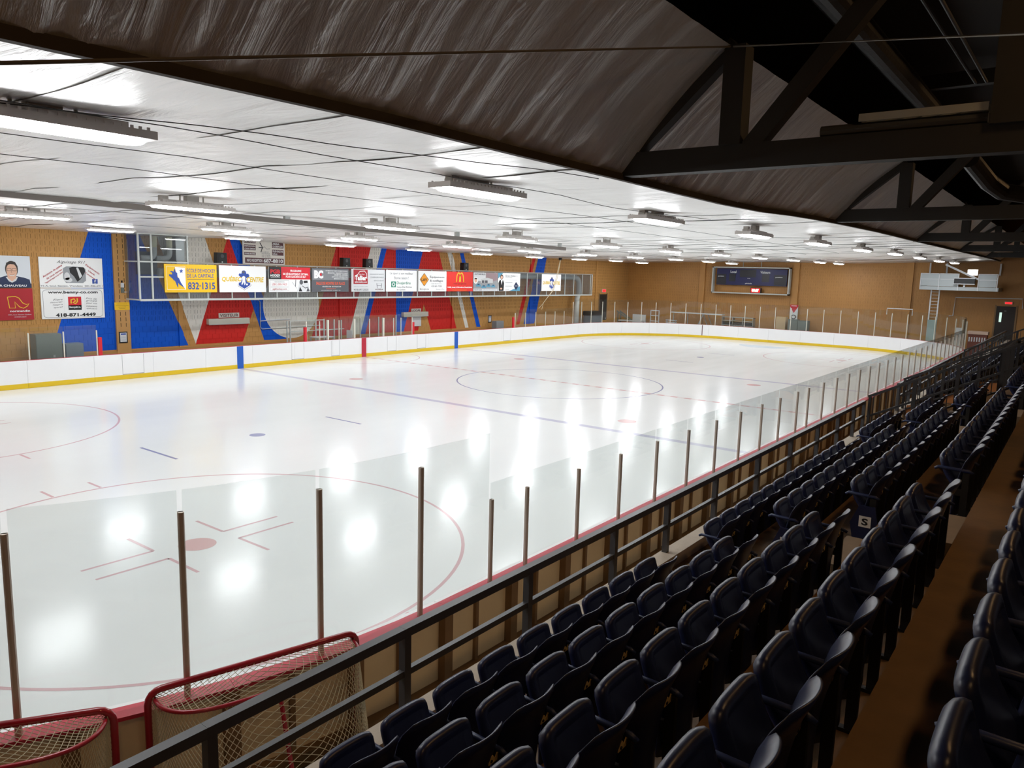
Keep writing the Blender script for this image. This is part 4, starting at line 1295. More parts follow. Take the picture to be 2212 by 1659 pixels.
# benches area cabinets
def cabinet(label, a, b, m, drs=1):
    t = thing('locker_cabinet', label, 'cabinet', ((a[0] + b[0]) / 2, (a[1] + b[1]) / 2, a[2]))
    MB().box(a, b).build('body', m, t)
    n = drs; w = (b[1] - a[1]) / n
    for k in range(n):
        d = MB().box((b[0], a[1] + k * w + .02, a[2] + .04), (b[0] + .015, a[1] + (k + 1) * w - .02, b[2] - .04)).build('door', m, t)
        MB().box((b[0] + .015, a[1] + (k + .62) * w, (a[2] + b[2]) / 2), (b[0] + .04, a[1] + (k + .7) * w, (a[2] + b[2]) / 2 + .1)).build('handle', M_GALV, d)
cabinet('tall grey-green locker behind the glass at the left', (-14.75, -15.8, .02), (-14.2, -14.85, 1.9), M_GREYCAB, 1)
cabinet('low blue-grey cabinet beside the tall locker', (-14.7, -14.72, .02), (-14.2, -14.04, 1.47), mat('blue_grey', (112, 124, 134), .5), 1)
cabinet('small grey cabinet by the framed notice', (-14.6, 13.25, .02), (-14.2, 14.1, 1.45), mat('mid_grey', (136, 140, 142), .5), 1)
# penalty boxes: back frame of white posts and rails
pb = thing('penalty_box_frame', 'grey pipe frame of the penalty boxes behind the boards', 'frame', (-14.6, 0, .02))
for y, zt in ((-3.79, 2.0), (-3.6, 2.0), (-1.95, 2.05), (-1.4, 2.05), (-.7, 2.0), (-.2, 1.95), (1.2, 2.0), (2.6, 2.05), (4.0, 2.1)):
    MB().box((-14.63, y - .03, .02), (-14.57, y + .03, zt)).build('frame_post', M_FRAME, pb)
for y0, y1, z in ((-3.6, -1.4, 2.0), (-1.95, -1.4, 1.5), (-3.6, 0, 1.45)):
    MB().box((-14.62, y0, z - .02), (-14.58, y1, z + .02)).build('frame_rail', M_FRAME, pb)
for y0, y1 in ((-1.35, -.75), (-.65, 1.15), (1.25, 2.55), (2.65, 3.95)):
    MB().box((-14.606, y0, .9), (-14.594, y1, 2.1)).build('glass_pane', M_GLASS, pb)
ch = thing('plastic_chair', 'white plastic chair inside the penalty box', 'chair', (-13.9, -.35, .02))
MB().box((-14.15, -.6, .43), (-13.7, -.15, .47)).build('seat', K_LGREY, ch)
for dx in (-14.12, -13.73):
    for dy in (-.57, -.18): MB().box((dx - .02, dy - .02, .02), (dx + .02, dy + .02, .43)).build('leg', K_LGREY, ch)
MB().box((-14.15, -.2, .47), (-13.7, -.16, 1.42)).build('backrest', K_LGREY, ch)
bx = thing('scorer_table', 'low white scorer table between the penalty boxes', 'table', (-13.9, -2.0, .02))
MB().box((-14.3, -2.6, 1.12), (-13.6, -1.5, 1.16)).build('table_top', K_LGREY, bx)
for dx in (-14.25, -13.65):
    for dy in (-2.55, -1.55): MB().box((dx - .025, dy - .025, .02), (dx + .025, dy + .025, 1.12)).build('leg', M_FRAME, bx)

# ================================================================== GLAZED GALLERY IN FRONT OF THE MURAL WALL
GX = -13.9
gal = thing('glazed_gallery', 'long glazed gallery box fixed to the mural wall', 'gallery', (GX, 7, 3.2))
G0, G1, GZ0, GZ1 = -11.76, 25.3, 3.22, 4.86
MB().box((GX - .04, G0, GZ0 - .05), (GX + .04, G1, GZ0 + .04)).build('bottom_rail', M_FRAME, gal)
MB().box((GX - .25, -9.5, GZ1 - .03), (GX + .05, G1, GZ1 + .03)).build('top_ledge', mat('grey_ledge', (132, 128, 120), .6), gal)
MB().box((GX - .03, G0, GZ1 - .03), (GX + .03, -9.5, GZ1 + .03)).build('frame_rail', M_FRAME, gal)
MB().box((GX - .03, G0, 4.18), (GX + .03, -10.7, 4.24)).build('frame_rail', M_FRAME, gal)
MB().box((GX - .03, G0, 6.02), (GX + .03, -9.5, 6.08)).build('frame_rail', M_FRAME, gal)
for y, z1 in ((G0, 6.05), (-11.2, 6.05), (-9.55, 6.05)):
    MB().box((GX - .035, y - .035, GZ0), (GX + .035, y + .035, z1)).build('mullion', M_FRAME, gal)
ym = -8.62
mull = [-11.72, -9.61]
while ym < G1 + .1:
    mull.append(ym); ym += 1.247
for y in mull[2:]:
    MB().box((GX - .025, y - .025, GZ0), (GX + .025, y + .025, GZ1 - .02)).build('mullion', M_FRAME, gal)
for a, b in zip(mull[:-1], mull[1:]):
    MB().box((GX - .006, a + .03, GZ0 + .04), (GX + .006, b - .03, GZ1 - .04)).build('glass_pane', M_GLASSF, gal)
MB().box((GX - .006, G0 + .04, GZ1 + .04), (GX + .006, -11.24, 6.02)).build('glass_pane', M_GLASSF, gal)
MB().box((GX - .006, -11.16, GZ1 + .04), (GX + .006, -9.6, 6.02)).build('glass_pane', M_GLASSF, gal)
MB().box((WX + .02, G0 - .006, GZ0), (GX, G0 + .006, 6.05)).build('glass_pane', M_GLASSF, gal)
MB().box((WX + .02, G1 - .006, GZ0), (GX, G1 + .006, GZ1)).build('glass_pane', M_GLASSF, gal)
for z in (GZ0, GZ1, 6.05):
    MB().box((WX, G0 - .03, z - .03), (GX, G0 + .03, z + .03)).build('frame_rail', M_FRAME, gal)
MB().box((WX, G1 - .03, GZ0 - .03), (GX, G1 + .03, GZ0 + .03)).build('frame_rail', M_FRAME, gal)
MB().box((GX - .03, G1 - .03, GZ0), (GX + .03, G1 + .03, 4.9)).build('mullion', M_FRAME, gal)
dk = thing('air_duct', 'white air duct running through the gallery and down to the floor', 'duct', (-14.45, 20, .02))
def elbow(a, b, c, n=6):
    a, b, c = Vector(a), Vector(b), Vector(c)
    return [tuple(a.lerp(b, t / n).lerp(b.lerp(c, t / n), t / n)) for t in range(n + 1)]
pth = [(-14.45, -10.6, 4.4)] + [(-14.45, 15 + k, 4.62) for k in range(9)] + elbow((-14.45, 23.4, 4.62), (-14.45, 24.2, 4.62), (-14.45, 24.2, 3.9)) + [(-14.45, 24.2, 3.4), (-14.45, 24.0, 2.9), (-14.45, 23.95, .05)]
mb = MB().tube(pth, .21, 16); mb.smooth = True; mb.build('duct_run', M_DUCT, dk)
for y in (-10.2, -2, 6, 14, 18, 21):
    mb = MB().tube([(-14.45, y - .05, 4.62 if y > 15 else 4.4 + (y + 10.6) / 25.6 * .22), (-14.45, y + .05, 4.62 if y > 15 else 4.4 + (y + 10.6) / 25.6 * .22)], .235, 16); mb.build('duct_collar', M_DUCT, dk)
for y, l in ((-10.75, 'left of two white pipes with elbows in the gallery end'), (-10.05, 'right of two white pipes with elbows in the gallery end')):
    t = thing('bent_pipe', l, 'pipe', (-14.5, y, 5.0), 'white bent pipes')
    mb = MB().tube([(-14.5, y, 5.97), (-14.5, y, 5.4)] + elbow((-14.5, y, 5.3), (-14.5, y, 5.02), (-14.5, y - .3, 5.02)) + [(-14.5, y - .6, 5.02)], .12, 14); mb.smooth = True; mb.build('pipe_run', M_DUCT, t)
    MB().tube([(-14.5, y, 5.5), (-14.5, y, 5.98)], .126, 14).build('pipe_wrap', mat('cream_wrap', (232, 226, 190), .6), t)
tag(MB().box((-15.18, -9.75, 4.95), (-14.5, -9.35, 5.96)).build('metal_casing', M_GALV), 'galvanised casing beside the white bent pipes', 'casing')
tag(MB().box((-15.1, -11.3, 4.3), (-14.75, -10.5, 5.3)).build('control_cabinet', mat('dim_grey', (92, 96, 100), .6)), 'dim grey control cabinet inside the gallery end', 'cabinet')
# speakers on the ledge
for i, (y, l) in enumerate(((-7.83, 'black loudspeaker above the blue-crested white sign'), (-.37, 'black loudspeaker left of the white mural stripe'), (1.27, 'black loudspeaker on the white mural stripe'), (9.58, 'black loudspeaker above the red arches sign'))):
    t = thing('loudspeaker', l, 'loudspeaker', (-14.05, y, GZ1 + .03), 'loudspeakers on the gallery ledge')
    mb = MB().prism([(y - .26, GZ1 + .03), (y + .26, GZ1 + .03), (y + .24, GZ1 + .52), (y - .24, GZ1 + .52)], 0, -14.2, -13.9); mb.build('cabinet', M_BLACK, t)
    MB().box((-13.9, y - .22, GZ1 + .06), (-13.885, y + .22, GZ1 + .49)).build('grille', M_BLK, t)
    MB().tube([(-13.885, y, GZ1 + .36), (-13.88, y, GZ1 + .36)], .09, 14).build('horn', mat('horn_grey', (50, 50, 54), .4), t)
    MB().box((-13.885, y - .04, GZ1 + .07), (-13.88, y + .02, GZ1 + .1)).build('badge', K_LGREY, t)

# ------------------------------------------------------------------ sponsor signs along the gallery
SX = GX + .085
def gs(label, y0, y1, base, z0=3.545, z1=4.79): return Sign('sponsor_sign', label, 'sign', (SX, y0, z0), UY, y1 - y0, z1 - z0, base, .035, 'sponsor signs along the gallery')
s = gs('yellow sign with a blue hockey player, star and phone number', -10.69, -8.19, K_YEL)
s.box(.042, .08, .386, .90, .012, K_WHT)
s.poly([(.195, .105), (.38, .12), (.385, .90), (.30, .68), (.27, .56), (.235, .38), (.215, .28)][::-1], K_WHT)
s.poly([(.10, .26), (.14, .24), (.165, .27), (.19, .14), (.205, .27), (.235, .32), (.235, .45), (.265, .50), (.29, .62), (.30, .66), (.36, .84), (.27, .72), (.245, .66), (.245, .84), (.225, .78), (.19, .60), (.165, .55), (.11, .44), (.085, .43), (.08, .36), (.14, .37), (.14, .31)][::-1], K_BLUE, lay=2)
s.line([(.10, .44), (.15, .52), (.175, .60)], .015, K_BLUE, lay=3)
st = [(.31 + (.04 if k % 2 == 0 else .017) * math.sin(math.pi * k / 5), .245 - (.09 if k % 2 == 0 else .036) * math.cos(math.pi * k / 5)) for k in range(10)]
s.poly(st[::-1], K_BLUE, lay=2)
s.text('ECOLE DE HOCKEY', .414, .15, .974, .285, K_BLUE, .012); s.text('DE LA CAPITALE', .414, .34, .937, .47, K_BLUE, .012)
s.line([(.42, .54), (.945, .54)], .025, K_DGREY); s.text('832·1315', .43, .635, .96, .90, K_BLUE, .025)
def crest_sign(label, y0, y1):
    s = gs(label, y0, y1, K_WHT)
    s.text('QUÉBEC', .05, .38, .46, .62, K_GOLD, .035, .18); s.text('CENTRE', .57, .42, .95, .62, K_GOLD, .035, .18)
    s.poly([(.40, .35), (.42, .28), (.46, .30), (.475, .19), (.52, .17), (.555, .20), (.57, .30), (.61, .29), (.63, .36), (.625, .42), (.58, .45), (.56, .48), (.59, .62), (.65, .64), (.645, .73), (.52, .87), (.40, .74), (.40, .64), (.45, .62), (.47, .48), (.44, .43)][::-1], K_BLUE)
    s.poly([(.47, .22), (.50, .19), (.54, .22), (.53, .27), (.49, .28)][::-1], K_DGREY, lay=2)
    s.poly([(.47, .42), (.51, .38), (.545, .42), (.54, .55), (.55, .66), (.52, .74), (.51, .60), (.475, .72), (.455, .70), (.48, .56)][::-1], K_WHT, lay=2)
    s.ell(.575, .705, .022, .035, K_WHT, lay=2)
    s.line([(.385, .70), (.385, .76), (.52, .92), (.665, .75), (.665, .70)], .015, K_NAVY)
crest_sign('white sign with gold words and a blue crest beside the yellow sign', -8.06, -5.55)
s = gs('red, black and white sign with a crouching goalkeeper drawing', -5.38, -2.89, K_WHT)
s.rect(0, 0, .29, .49, K_BLK); s.rect(.29, 0, 1, .49, K_RED)
s.text('PGB', .035, .10, .265, .27, K_RED, .05); s.text('HOCKEY', .035, .30, .265, .39, K_WHT, .04); s.line([(.04, .435), (.26, .435)], .02, K_LGREY)
for a, x0, x1, y0, y1 in (('PROGRAMME', .51, .78, .10, .19), ('DE DÉVELOPPEMENT OPTIMAL', .33, .955, .215, .315), ('POUR GARDIENS DE BUT', .40, .90, .335, .43)): s.text(a, x0, y0, x1, y1, K_WHT, .02)
s.box(.025, .53, .47, .95, .008, K_DGREY); s.text('POUR INFORMATIONS', .13, .58, .36, .615, K_DGREY, 0); s.text('(581) 305-7425', .075, .655, .42, .755, K_RED, .0); s.line([(.04, .80), (.455, .80)], .012, K_DGREY); s.text('pgbhockey.com', .085, .845, .42, .93, K_DRED, .01)
s.line([(.55, .60), (.66, .86)], .02, K_GREY); s.line([(.64, .50), (.63, .78)], .04, K_DGREY)
s.poly([(.66, .98), (.70, .80), (.72, .62), (.76, .54), (.84, .55), (.92, .56), (.97, .66), (.99, .98)][::-1], K_LGREY, lay=2)
s.ell(.775, .60, .045, .10, K_DGREY, lay=3); s.poly([(.83, .54), (.93, .53), (.94, .62), (.84, .64)][::-1], K_BLK, lay=3)
s.poly([(.71, .98), (.74, .78), (.80, .98)][::-1], K_BLK, lay=3); s.line([(.80, .75), (.87, .84), (.95, .80)], .04, K_DGREY, lay=3); s.poly([(.90, .98), (.94, .80), (.99, .98)][::-1], K_DGREY, lay=3)
s = gs('dark grey sign with white letters BC and orange lettering', -2.78, -.32, K_DGREY)
s.rect(.02, .06, 1, .50, C('slate', (124, 126, 130))); s.text('BC', .06, .10, .30, .44, K_WHT, .06); s.ell(.235, .27, .025, .06, K_RED, lay=4)
for k, (a, x0) in enumerate((('VÊTEMENTS ET OBJETS PROMOTIONNELS', .36), ('SÉRIGRAPHIE - TRANSFERTS À CHAUD', .42), ('SUBLIMATION - BRODERIE', .59), ('AFFICHAGES ÉVÉNEMENTIELS', .53), ('IMPRESSION NUMÉRIQUE', .59))): s.text(a, x0, .08 + k * .083, .97, .14 + k * .083, K_WHT, .01)
s.text('SALLE DE MONTRE SUR PLACE', .11, .58, .89, .70, C('coral', (222, 92, 60)), .03); s.text('ASSOCIÉS.COM · BOUTIQUE.COM', .27, .74, .78, .81, K_WHT, .01); s.text('418.656.2717', .37, .84, .64, .89, C('coral', (222, 92, 60)), .01); s.text('1010 RUE BOUVIER  QUÉBEC  QC', .24, .92, .77, .955, K_WHT, .005)
s = gs('white sign with a red square car outline logo and grey lines', -.11, 2.36, K_LGREY)
s.rect(.055, .02, .475, .66, K_DRED); s.line([(.10, .46), (.10, .30), (.18, .24), (.24, .10), (.38, .08), (.44, .20), (.45, .42)], .035, K_WHT)
s.text('Tallier', .10, .28, .44, .50, K_WHT, .05); s.text('tallierstefoy.com', .09, .53, .45, .62, K_WHT, .02); s.text('Ste-Foy', .22, .20, .38, .27, K_WHT, 0, .2)
for k, (a, x0) in enumerate((('VÉHICULES DE QUALITÉ', .53), ('CONSEILLERS FIABLES', .55), ('SERVICE RÉPUTÉ', .66))): s.text(a, x0, .18 + k * .14, .965, .25 + k * .14, K_GREY, .01)
s.text('5000, BOUL. W-HAMEL, QUÉBEC', .07, .745, .48, .79, K_GREY, 0); s.text('418.697.2525', .06, .87, .49, .95, K_DGREY, .01)
s.text('HONDA', .70, .87, .95, .93, K_MAR, .02); s.line([(.75, .63), (.765, .83)], .03, K_DGREY); s.line([(.90, .63), (.885, .83)], .03, K_DGREY); s.line([(.765, .72), (.885, .72)], .025, K_DGREY); s.line([(.74, .62), (.755, .85), (.895, .85), (.91, .62), (.74, .62)], .012, K_GREY)
s = gs('white sign with a green hexagon square and black wishes', 2.46, 4.96, K_WHT)
s.text('Le sport à son meilleur', .12, .10, .87, .23, K_DGREY, .0); s.text('Bonne saison !', .26, .30, .72, .42, K_DGREY, .0)
s.rect(.16, .53, .31, .80, K_GREEN); s.poly([(.235 + .055 * math.cos(math.pi * k / 3), .665 - .11 * math.sin(math.pi * k / 3)) for k in range(6)], K_LGREY, lay=2); s.ell(.235, .665, .025, .045, K_GREEN, lay=3)
s.text('Desjardins', .34, .53, .79, .70, K_GREEN, .01); s.text('Caisse Des Rivières', .34, .74, .83, .83, K_DGREY, 0); s.text('de Québec', .34, .87, .62, .96, K_DGREY, 0)
s = gs('white sign with an orange diamond reading LAV', 5.11, 7.61, K_WHT)
s.poly([(.20, .10), (.36, .42), (.20, .75), (.04, .42)][::-1], K_BLK); s.poly([(.20, .13), (.345, .42), (.20, .72), (.055, .42)][::-1], K_ORNG, lay=2); s.text('LAV', .10, .36, .30, .50, K_BLK, .03, lay=4)
s.text('Équipements', .40, .22, .92, .36, K_DGREY, .015); s.text('& outillages', .40, .42, .87, .55, K_DGREY, .015); s.text('1100, Rte Fortuné', .45, .59, .82, .65, K_GREY, 0); s.text('418 681-7308', .45, .70, .82, .78, K_DGREY, 0); s.text('lav.qc.ca', .05, .83, .36, .95, K_DGREY, .0); s.text('Service +Plus', .62, .86, .92, .93, K_GREY, 0)
s = gs('red sign with golden arches and white address', 7.63, 10.18, C('bright_red', (218, 44, 36)))
for cx in (.445, .555):
    s.line([(cx - .085 + .0, .52)] + [(cx + .075 * math.cos(math.radians(a)) * (1 if cx < .5 else 1), .46 - .40 * math.sin(math.radians(a)) ** .8) for a in range(178, 0, -16)] + [(cx + .085, .52)], .075, K_GOLD)
s.text("c'est ça que j'm", .26, .57, .74, .66, K_MAR, .01); s.text("9400, boul. L'Ormière Neufchâtel", .03, .75, .97, .84, K_WHT, .03); s.text('Ce soir c’est que tu joues', .22, .90, .76, .96, K_GOLD, .0)
s = gs('collage sign of blue parked cars before a garage', 10.24, 12.78, C('collage', (150, 152, 154)))
s.poly([(0, .02), (.5, .02), (.5, .45), (0, .45)][::-1], K_LGREY); s.poly([(.5, .02), (1, .02), (1, .4), (.7, .5), (.5, .35)][::-1], C('mauve_grey', (150, 128, 132))); s.text('AUTOMOBILES', .04, .05, .48, .14, K_DGREY, .02)
s.poly([(.30, .35), (.55, .28), (.80, .35), (.80, .55), (.30, .55)][::-1], C('garage', (196, 198, 198)), lay=2); s.rect(.34, .42, .44, .55, K_DGREY, lay=3); s.rect(.47, .42, .58, .55, K_DGREY, lay=3)
for cx, cy, w in ((.20, .68, .20), (.42, .76, .20), (.62, .70, .18), (.82, .72, .17)):
    s.poly([(cx - w / 2, cy + .07), (cx - w / 2, cy), (cx - w / 4, cy - .08), (cx + w / 5, cy - .09), (cx + w / 2, cy), (cx + w / 2, cy + .07)][::-1], K_TEAL, lay=3)
    s.poly([(cx - w / 5, cy - .02), (cx - w / 6, cy - .065), (cx + w / 6, cy - .07), (cx + w / 4, cy - .02)][::-1], K_NAVY, lay=4)
s.rect(0, .86, 1, 1, K_LGREY, lay=4); s.text('418 871-3550', .03, .89, .34, .96, K_DGREY, .01, lay=6); s.text('1155, boul. Pierre-Bertrand', .40, .90, .95, .95, K_GREY, 0, lay=6)
s.ell(.09, .42, .09, .18, K_WHT, lay=4); s.ell(.09, .42, .055, .12, K_SKIN, lay=5); s.ell(.09, .36, .06, .07, K_HAIR, lay=6, a0=0, a1=180)
s = gs('white realtor sign with a woman in a black suit', 12.84, 15.38, K_WHT)
s.poly([(0, 0), (.22, 0), (0, .32)][::-1], K_TEAL); s.poly([(.48, 1), (.75, .86), (1, .72), (1, 1)][::-1], K_TEAL)
s.poly([(.04, .98), (.02, .55), (.06, .42), (.14, .36), (.22, .40), (.27, .55), (.25, .98)][::-1], K_BLK, lay=2); s.poly([(.12, .38), (.16, .66), (.20, .38)][::-1], K_WHT, lay=3); s.ell(.16, .22, .065, .14, K_HAIR, lay=2); s.ell(.16, .24, .042, .10, K_SKIN, lay=3); s.ell(.14, .86, .05, .05, K_SKIN, lay=4)
s.text('Barbara Nadeau', .32, .09, .78, .20, K_DGREY, 0, .3); s.line([(.80, .16), (.87, .16)], .02, K_GREY)
for k, (a, b, y) in enumerate(((.32, .63, .25), (.32, .85, .38), (.32, .64, .52), (.32, .57, .59), (.32, .62, .72), (.32, .48, .82), (.32, .5, .93))): s.line([(a, y), (b, y)], .03, K_LGREY if k % 2 else K_GREY)
s.poly([(.81, .48), (.93, .71), (.81, .95), (.70, .71)][::-1], K_NAVY, lay=3); s.line([(.74, .71), (.88, .71)], .03, K_LGREY, lay=4)
crest_sign('white crest sign standing alone at the far end of the gallery', 18.06, 20.6)
# rope and pulley
rp_ = thing('pulley_rope', 'pulley with a long rope hanging before the far crest sign', 'rope', (-13.3, 19.6, 6.0))
MB().box((-13.36, 19.52, 5.86), (-13.2, 19.72, 6.04)).build('pulley', M_BLACK, rp_)
M_CORD = mat('pale_cord', (196, 180, 150), .8)
MB().tube([(-13.28, 19.6, 5.88), (-13.3, 19.2, 4.6), (-13.4, 18.9, 3.6), (-13.5, 17.8, 2.6), (-13.55, 17.4, 2.3)], .018, 6).build('rope', M_CORD, rp_)
MB().tube([(-13.28, 19.66, 5.88), (-13.3, 19.35, 4.6), (-13.4, 19.0, 3.6), (-13.5, 17.9, 2.7), (-13.52, 17.75, 2.2)], .018, 6).build('rope', M_CORD, rp_)
# door and exit sign at the far end of the mural wall
d1 = struct(MB().box((WX - .012, 28.72, .02), (WX + .02, 30.02, 3.2)).build('door_1', mat('black_door', (34, 32, 30), .5)), 'narrow black door at the far end of the mural wall', 'door')
for y in (28.68, 30.04): MB().box((WX - .01, y - .05, .02), (WX + .05, y + .05, 3.28)).build('door_frame', M_STUD, d1)
MB().box((WX + .02, 29.8, 1.05), (WX + .06, 29.9, 1.15)).build('door_handle', M_GALV, d1)
M_EXIT = mat('lit_exit_red', (226, 40, 44), .4, emit=1.2)
e = thing('exit_sign', 'small red lit exit sign over the black door', 'exit sign', (WX + .03, 29.4, 3.35))
MB().box((WX, 29.1, 3.35), (WX + .06, 29.75, 3.65)).build('case', M_FRAME, e); MB().box((WX + .06, 29.14, 3.39), (WX + .065, 29.71, 3.61)).build('face', M_EXIT, e)

# ================================================================== FAR END WALL
UXX = (1, 0, 0)
sb = thing('scoreboard', 'dark blue scoreboard in a pale frame on the end wall', 'scoreboard', (-3.7, 33.45, 3.6))
X0, X1, Z0, Z1 = -6.93, -.5, 3.62, 5.8
for a, b in (((X0, 33.15, Z1 - .09), (X1, 33.6, Z1)), ((X0, 33.15, Z0), (X1, 33.6, Z0 + .09)), ((X0, 33.15, Z0), (X0 + .09, 33.6, Z1)), ((X1 - .09, 33.15, Z0), (X1, 33.6, Z1))):
    MB().box(a, b).build('frame', M_FRAME, sb)
SB = mat('score_blue', (14, 20, 74), .4); SBD = mat('score_dark', (24, 26, 34), .35)
MB().box((-6.58, 33.3, 4.32), (-.75, 33.45, 5.66)).build('panel', SB, sb)
for x0, x1, z0, z1 in ((-6.58, -5.75, 4.36, 5.2), (-5.5, -4.95, 4.62, 5.25), (-4.6, -3.25, 4.98, 5.6), (-2.75, -2.15, 4.62, 5.25), (-1.75, -.78, 4.36, 5.2)):
    MB().box((x0, 33.29, z0), (x1, 33.30, z1)).build('digit_window', SBD, sb)
for w, bb in (('Local', (-5.4, 5.3, -4.9, 5.5)), ('Visiteurs', (-2.9, 5.3, -2.1, 5.5)), ('punition', (-6.45, 4.95, -5.95, 5.07)), ('punition', (-1.65, 4.95, -1.1, 5.07)), ('temps', (-3.95, 4.85, -3.7, 4.91)), ('période', (-4.1, 4.40, -3.55, 4.54))):
    text(w, sb, (0, 33.285, 0), UXX, (0, 0, 1), bb, K_LGREY, .02)
ck = thing('digital_clock', 'small red lit digital clock below the scoreboard panel', 'clock', (-3.16, 33.3, 3.72))
MB().box((-3.6, 33.2, 3.72), (-2.75, 33.45, 4.14)).build('case', K_BLK, ck)
MB().box((-3.55, 33.19, 3.76), (-2.8, 33.2, 4.10)).build('face', mat('clock_red_glow', (210, 20, 20), .4, emit=.9), ck)
text('09:07', ck, (0, 33.185, 0), UXX, (0, 0, 1), (-3.47, 3.81, -2.9, 4.05), mat('clock_digits', (255, 236, 210), .4, emit=3.0), .03)
tag(MB().tube([(-4.4, 33.4, 5.8), (-4.4, 33.4, 6.3)], .03, 6).build('hanger_rod', M_GALV), 'left hanger rod above the scoreboard', 'rod'); tag(MB().tube([(-2.9, 33.4, 5.8), (-2.9, 33.4, 6.3)], .03, 6).build('hanger_rod', M_GALV), 'right hanger rod above the scoreboard', 'rod')
# banner stand
s = Sign('banner', 'narrow red and white banner on the end wall pier', 'banner', (-.38, 33.5, 1.35), UXX, .62, 1.55, K_LGREY, .02)
s.rect(0, 0, 1, .10, K_RED); s.poly([(0, .10), (1, .10), (.5, .42)][::-1], K_RED); s.text('HOCKEY', .15, .03, .85, .08, K_WHT, .02); s.ell(.5, .62, .35, .12, K_DGREY); s.ell(.5, .62, .2, .07, K_LGREY, lay=2); s.ell(.5, .84, .3, .08, K_DGREY)
# things stored behind the end boards
cabinet2 = thing('storage_cabinet', 'grey metal cabinet below the red banner', 'cabinet', (.6, 32.8, .02))
MB().box((-.2, 32.6, .02), (.55, 33.1, 1.78)).build('body', M_GREYCAB, cabinet2); MB().box((.57, 32.6, .02), (1.35, 33.1, 1.72)).build('body', M_GREYCAB, cabinet2)
MB().box((-.16, 32.585, .1), (.51, 32.6, 1.7)).build('door', mat('grey_green_door', (116, 124, 118), .5), cabinet2); MB().box((.6, 32.585, .1), (1.32, 32.6, 1.65)).build('door', mat('grey_green_door', (116, 124, 118), .5), cabinet2)
tag(MB().box((-1.2, 32.8, .02), (-.45, 33.3, 1.92)).build('plywood_sheet', mat('pale_ply', (206, 178, 140), .7)), 'pale plywood panel standing beside the grey cabinet', 'panel')
bc = thing('rack_shelf', 'long grey rack with black bins behind the end glass', 'rack', (-4.2, 32.6, .02))
for z in (.05, 1.0, 1.38, 1.66): MB().box((-5.55, 32.4, z), (-2.9, 32.9, z + .05)).build('shelf', M_GALV, bc)
for x in (-5.53, -4.65, -3.8, -2.95): MB().box((x, 32.4, .02), (x + .05, 32.9, 1.7)).build('upright', M_GALV, bc)
for x0 in (-5.4, -4.5, -3.65): MB().box((x0, 32.45, 1.08), (x0 + .65, 32.85, 1.32)).build('bin', M_BLACK, bc)
tb = thing('trestle_table', 'long pale board on crossed trestle legs behind the end glass', 'table', (-7.5, 32.4, .02))
MB().box((-10.1, 32.2, 1.80), (-5.45, 32.75, 1.88)).build('table_top', K_LGREY, tb)
for xa, xb in ((-8.0, -7.2), (-6.4, -7.2), (-7.8, -7.25), (-6.0, -6.8)): MB().bar((xa, 32.3, .02), (xb, 32.5, 1.8), .05, .05).build('leg', M_GALV, tb)
MB().bar((-9.9, 32.5, .02), (-9.9, 32.5, 1.8), .06, .06).build('leg', M_GALV, tb); MB().bar((-8.6, 32.5, .02), (-8.6, 32.5, 1.8), .06, .06).build('leg', M_GALV, tb)
bn = thing('low_bench', 'low pale bench behind the end glass', 'bench', (-9.8, 31.9, .02))
for z in (.95, 1.13): MB().box((-10.3, 31.8, z), (-9.3, 31.9, z + .07)).build('slat', K_LGREY, bn)
for x in (-10.2, -9.4): MB().box((x - .03, 31.8, .02), (x + .03, 31.9, 1.2)).build('leg', M_GALV, bn)
ld = thing('step_ladder', 'small white ladder frame behind the end glass', 'ladder', (-11.7, 32.5, .02))
for x in (-12.1, -11.3): MB().box((x - .03, 32.45, .02), (x + .03, 32.52, 1.92)).build('side_rail', K_LGREY, ld)
for z in (.5, .93, 1.4, 1.85): MB().box((-12.1, 32.45, z), (-11.3, 32.52, z + .07)).build('rung', K_LGREY, ld)
dl = thing('loading_ramp', 'folding metal ramp with slanted dark rails behind the end glass', 'ramp', (-14, 32.2, .02))
MB().box((-15.0, 31.9, .82), (-12.7, 32.5, .92)).build('deck', K_LGREY, dl)
for y in (31.95, 32.45):
    MB().bar((-15.3, y, 1.75), (-13.9, y, .92), .06, .10).build('slanted_rail', M_GREYCAB, dl); MB().box((-15.1, y - .03, .02), (-15.04, y + .03, 1.6)).build('leg', M_GREYCAB, dl); MB().box((-12.8, y - .03, .02), (-12.74, y + .03, .85)).build('leg', M_GREYCAB, dl)
tag(MB().box((-14.0, 32.7, .02), (-12.7, 32.78, 1.45)).build('board_offcut', K_LGREY), 'white board leaning behind the metal ramp', 'board')
crt = thing('waste_cart', 'grey cart with a black lid in the far left corner', 'cart', (-14.3, 26.4, .02))
MB().box((-14.75, 25.6, .15), (-13.95, 27.3, 1.5)).build('body', mat('cart_grey', (96, 104, 112), .5), crt); MB().box((-14.8, 25.55, 1.5), (-13.9, 27.35, 1.85)).build('lid', M_BLACK, crt)
for y in (25.8, 27.1): MB().tube([(-13.98, y, .1), (-13.9, y, .1)], .1, 12).build('wheel', M_BLACK, crt)
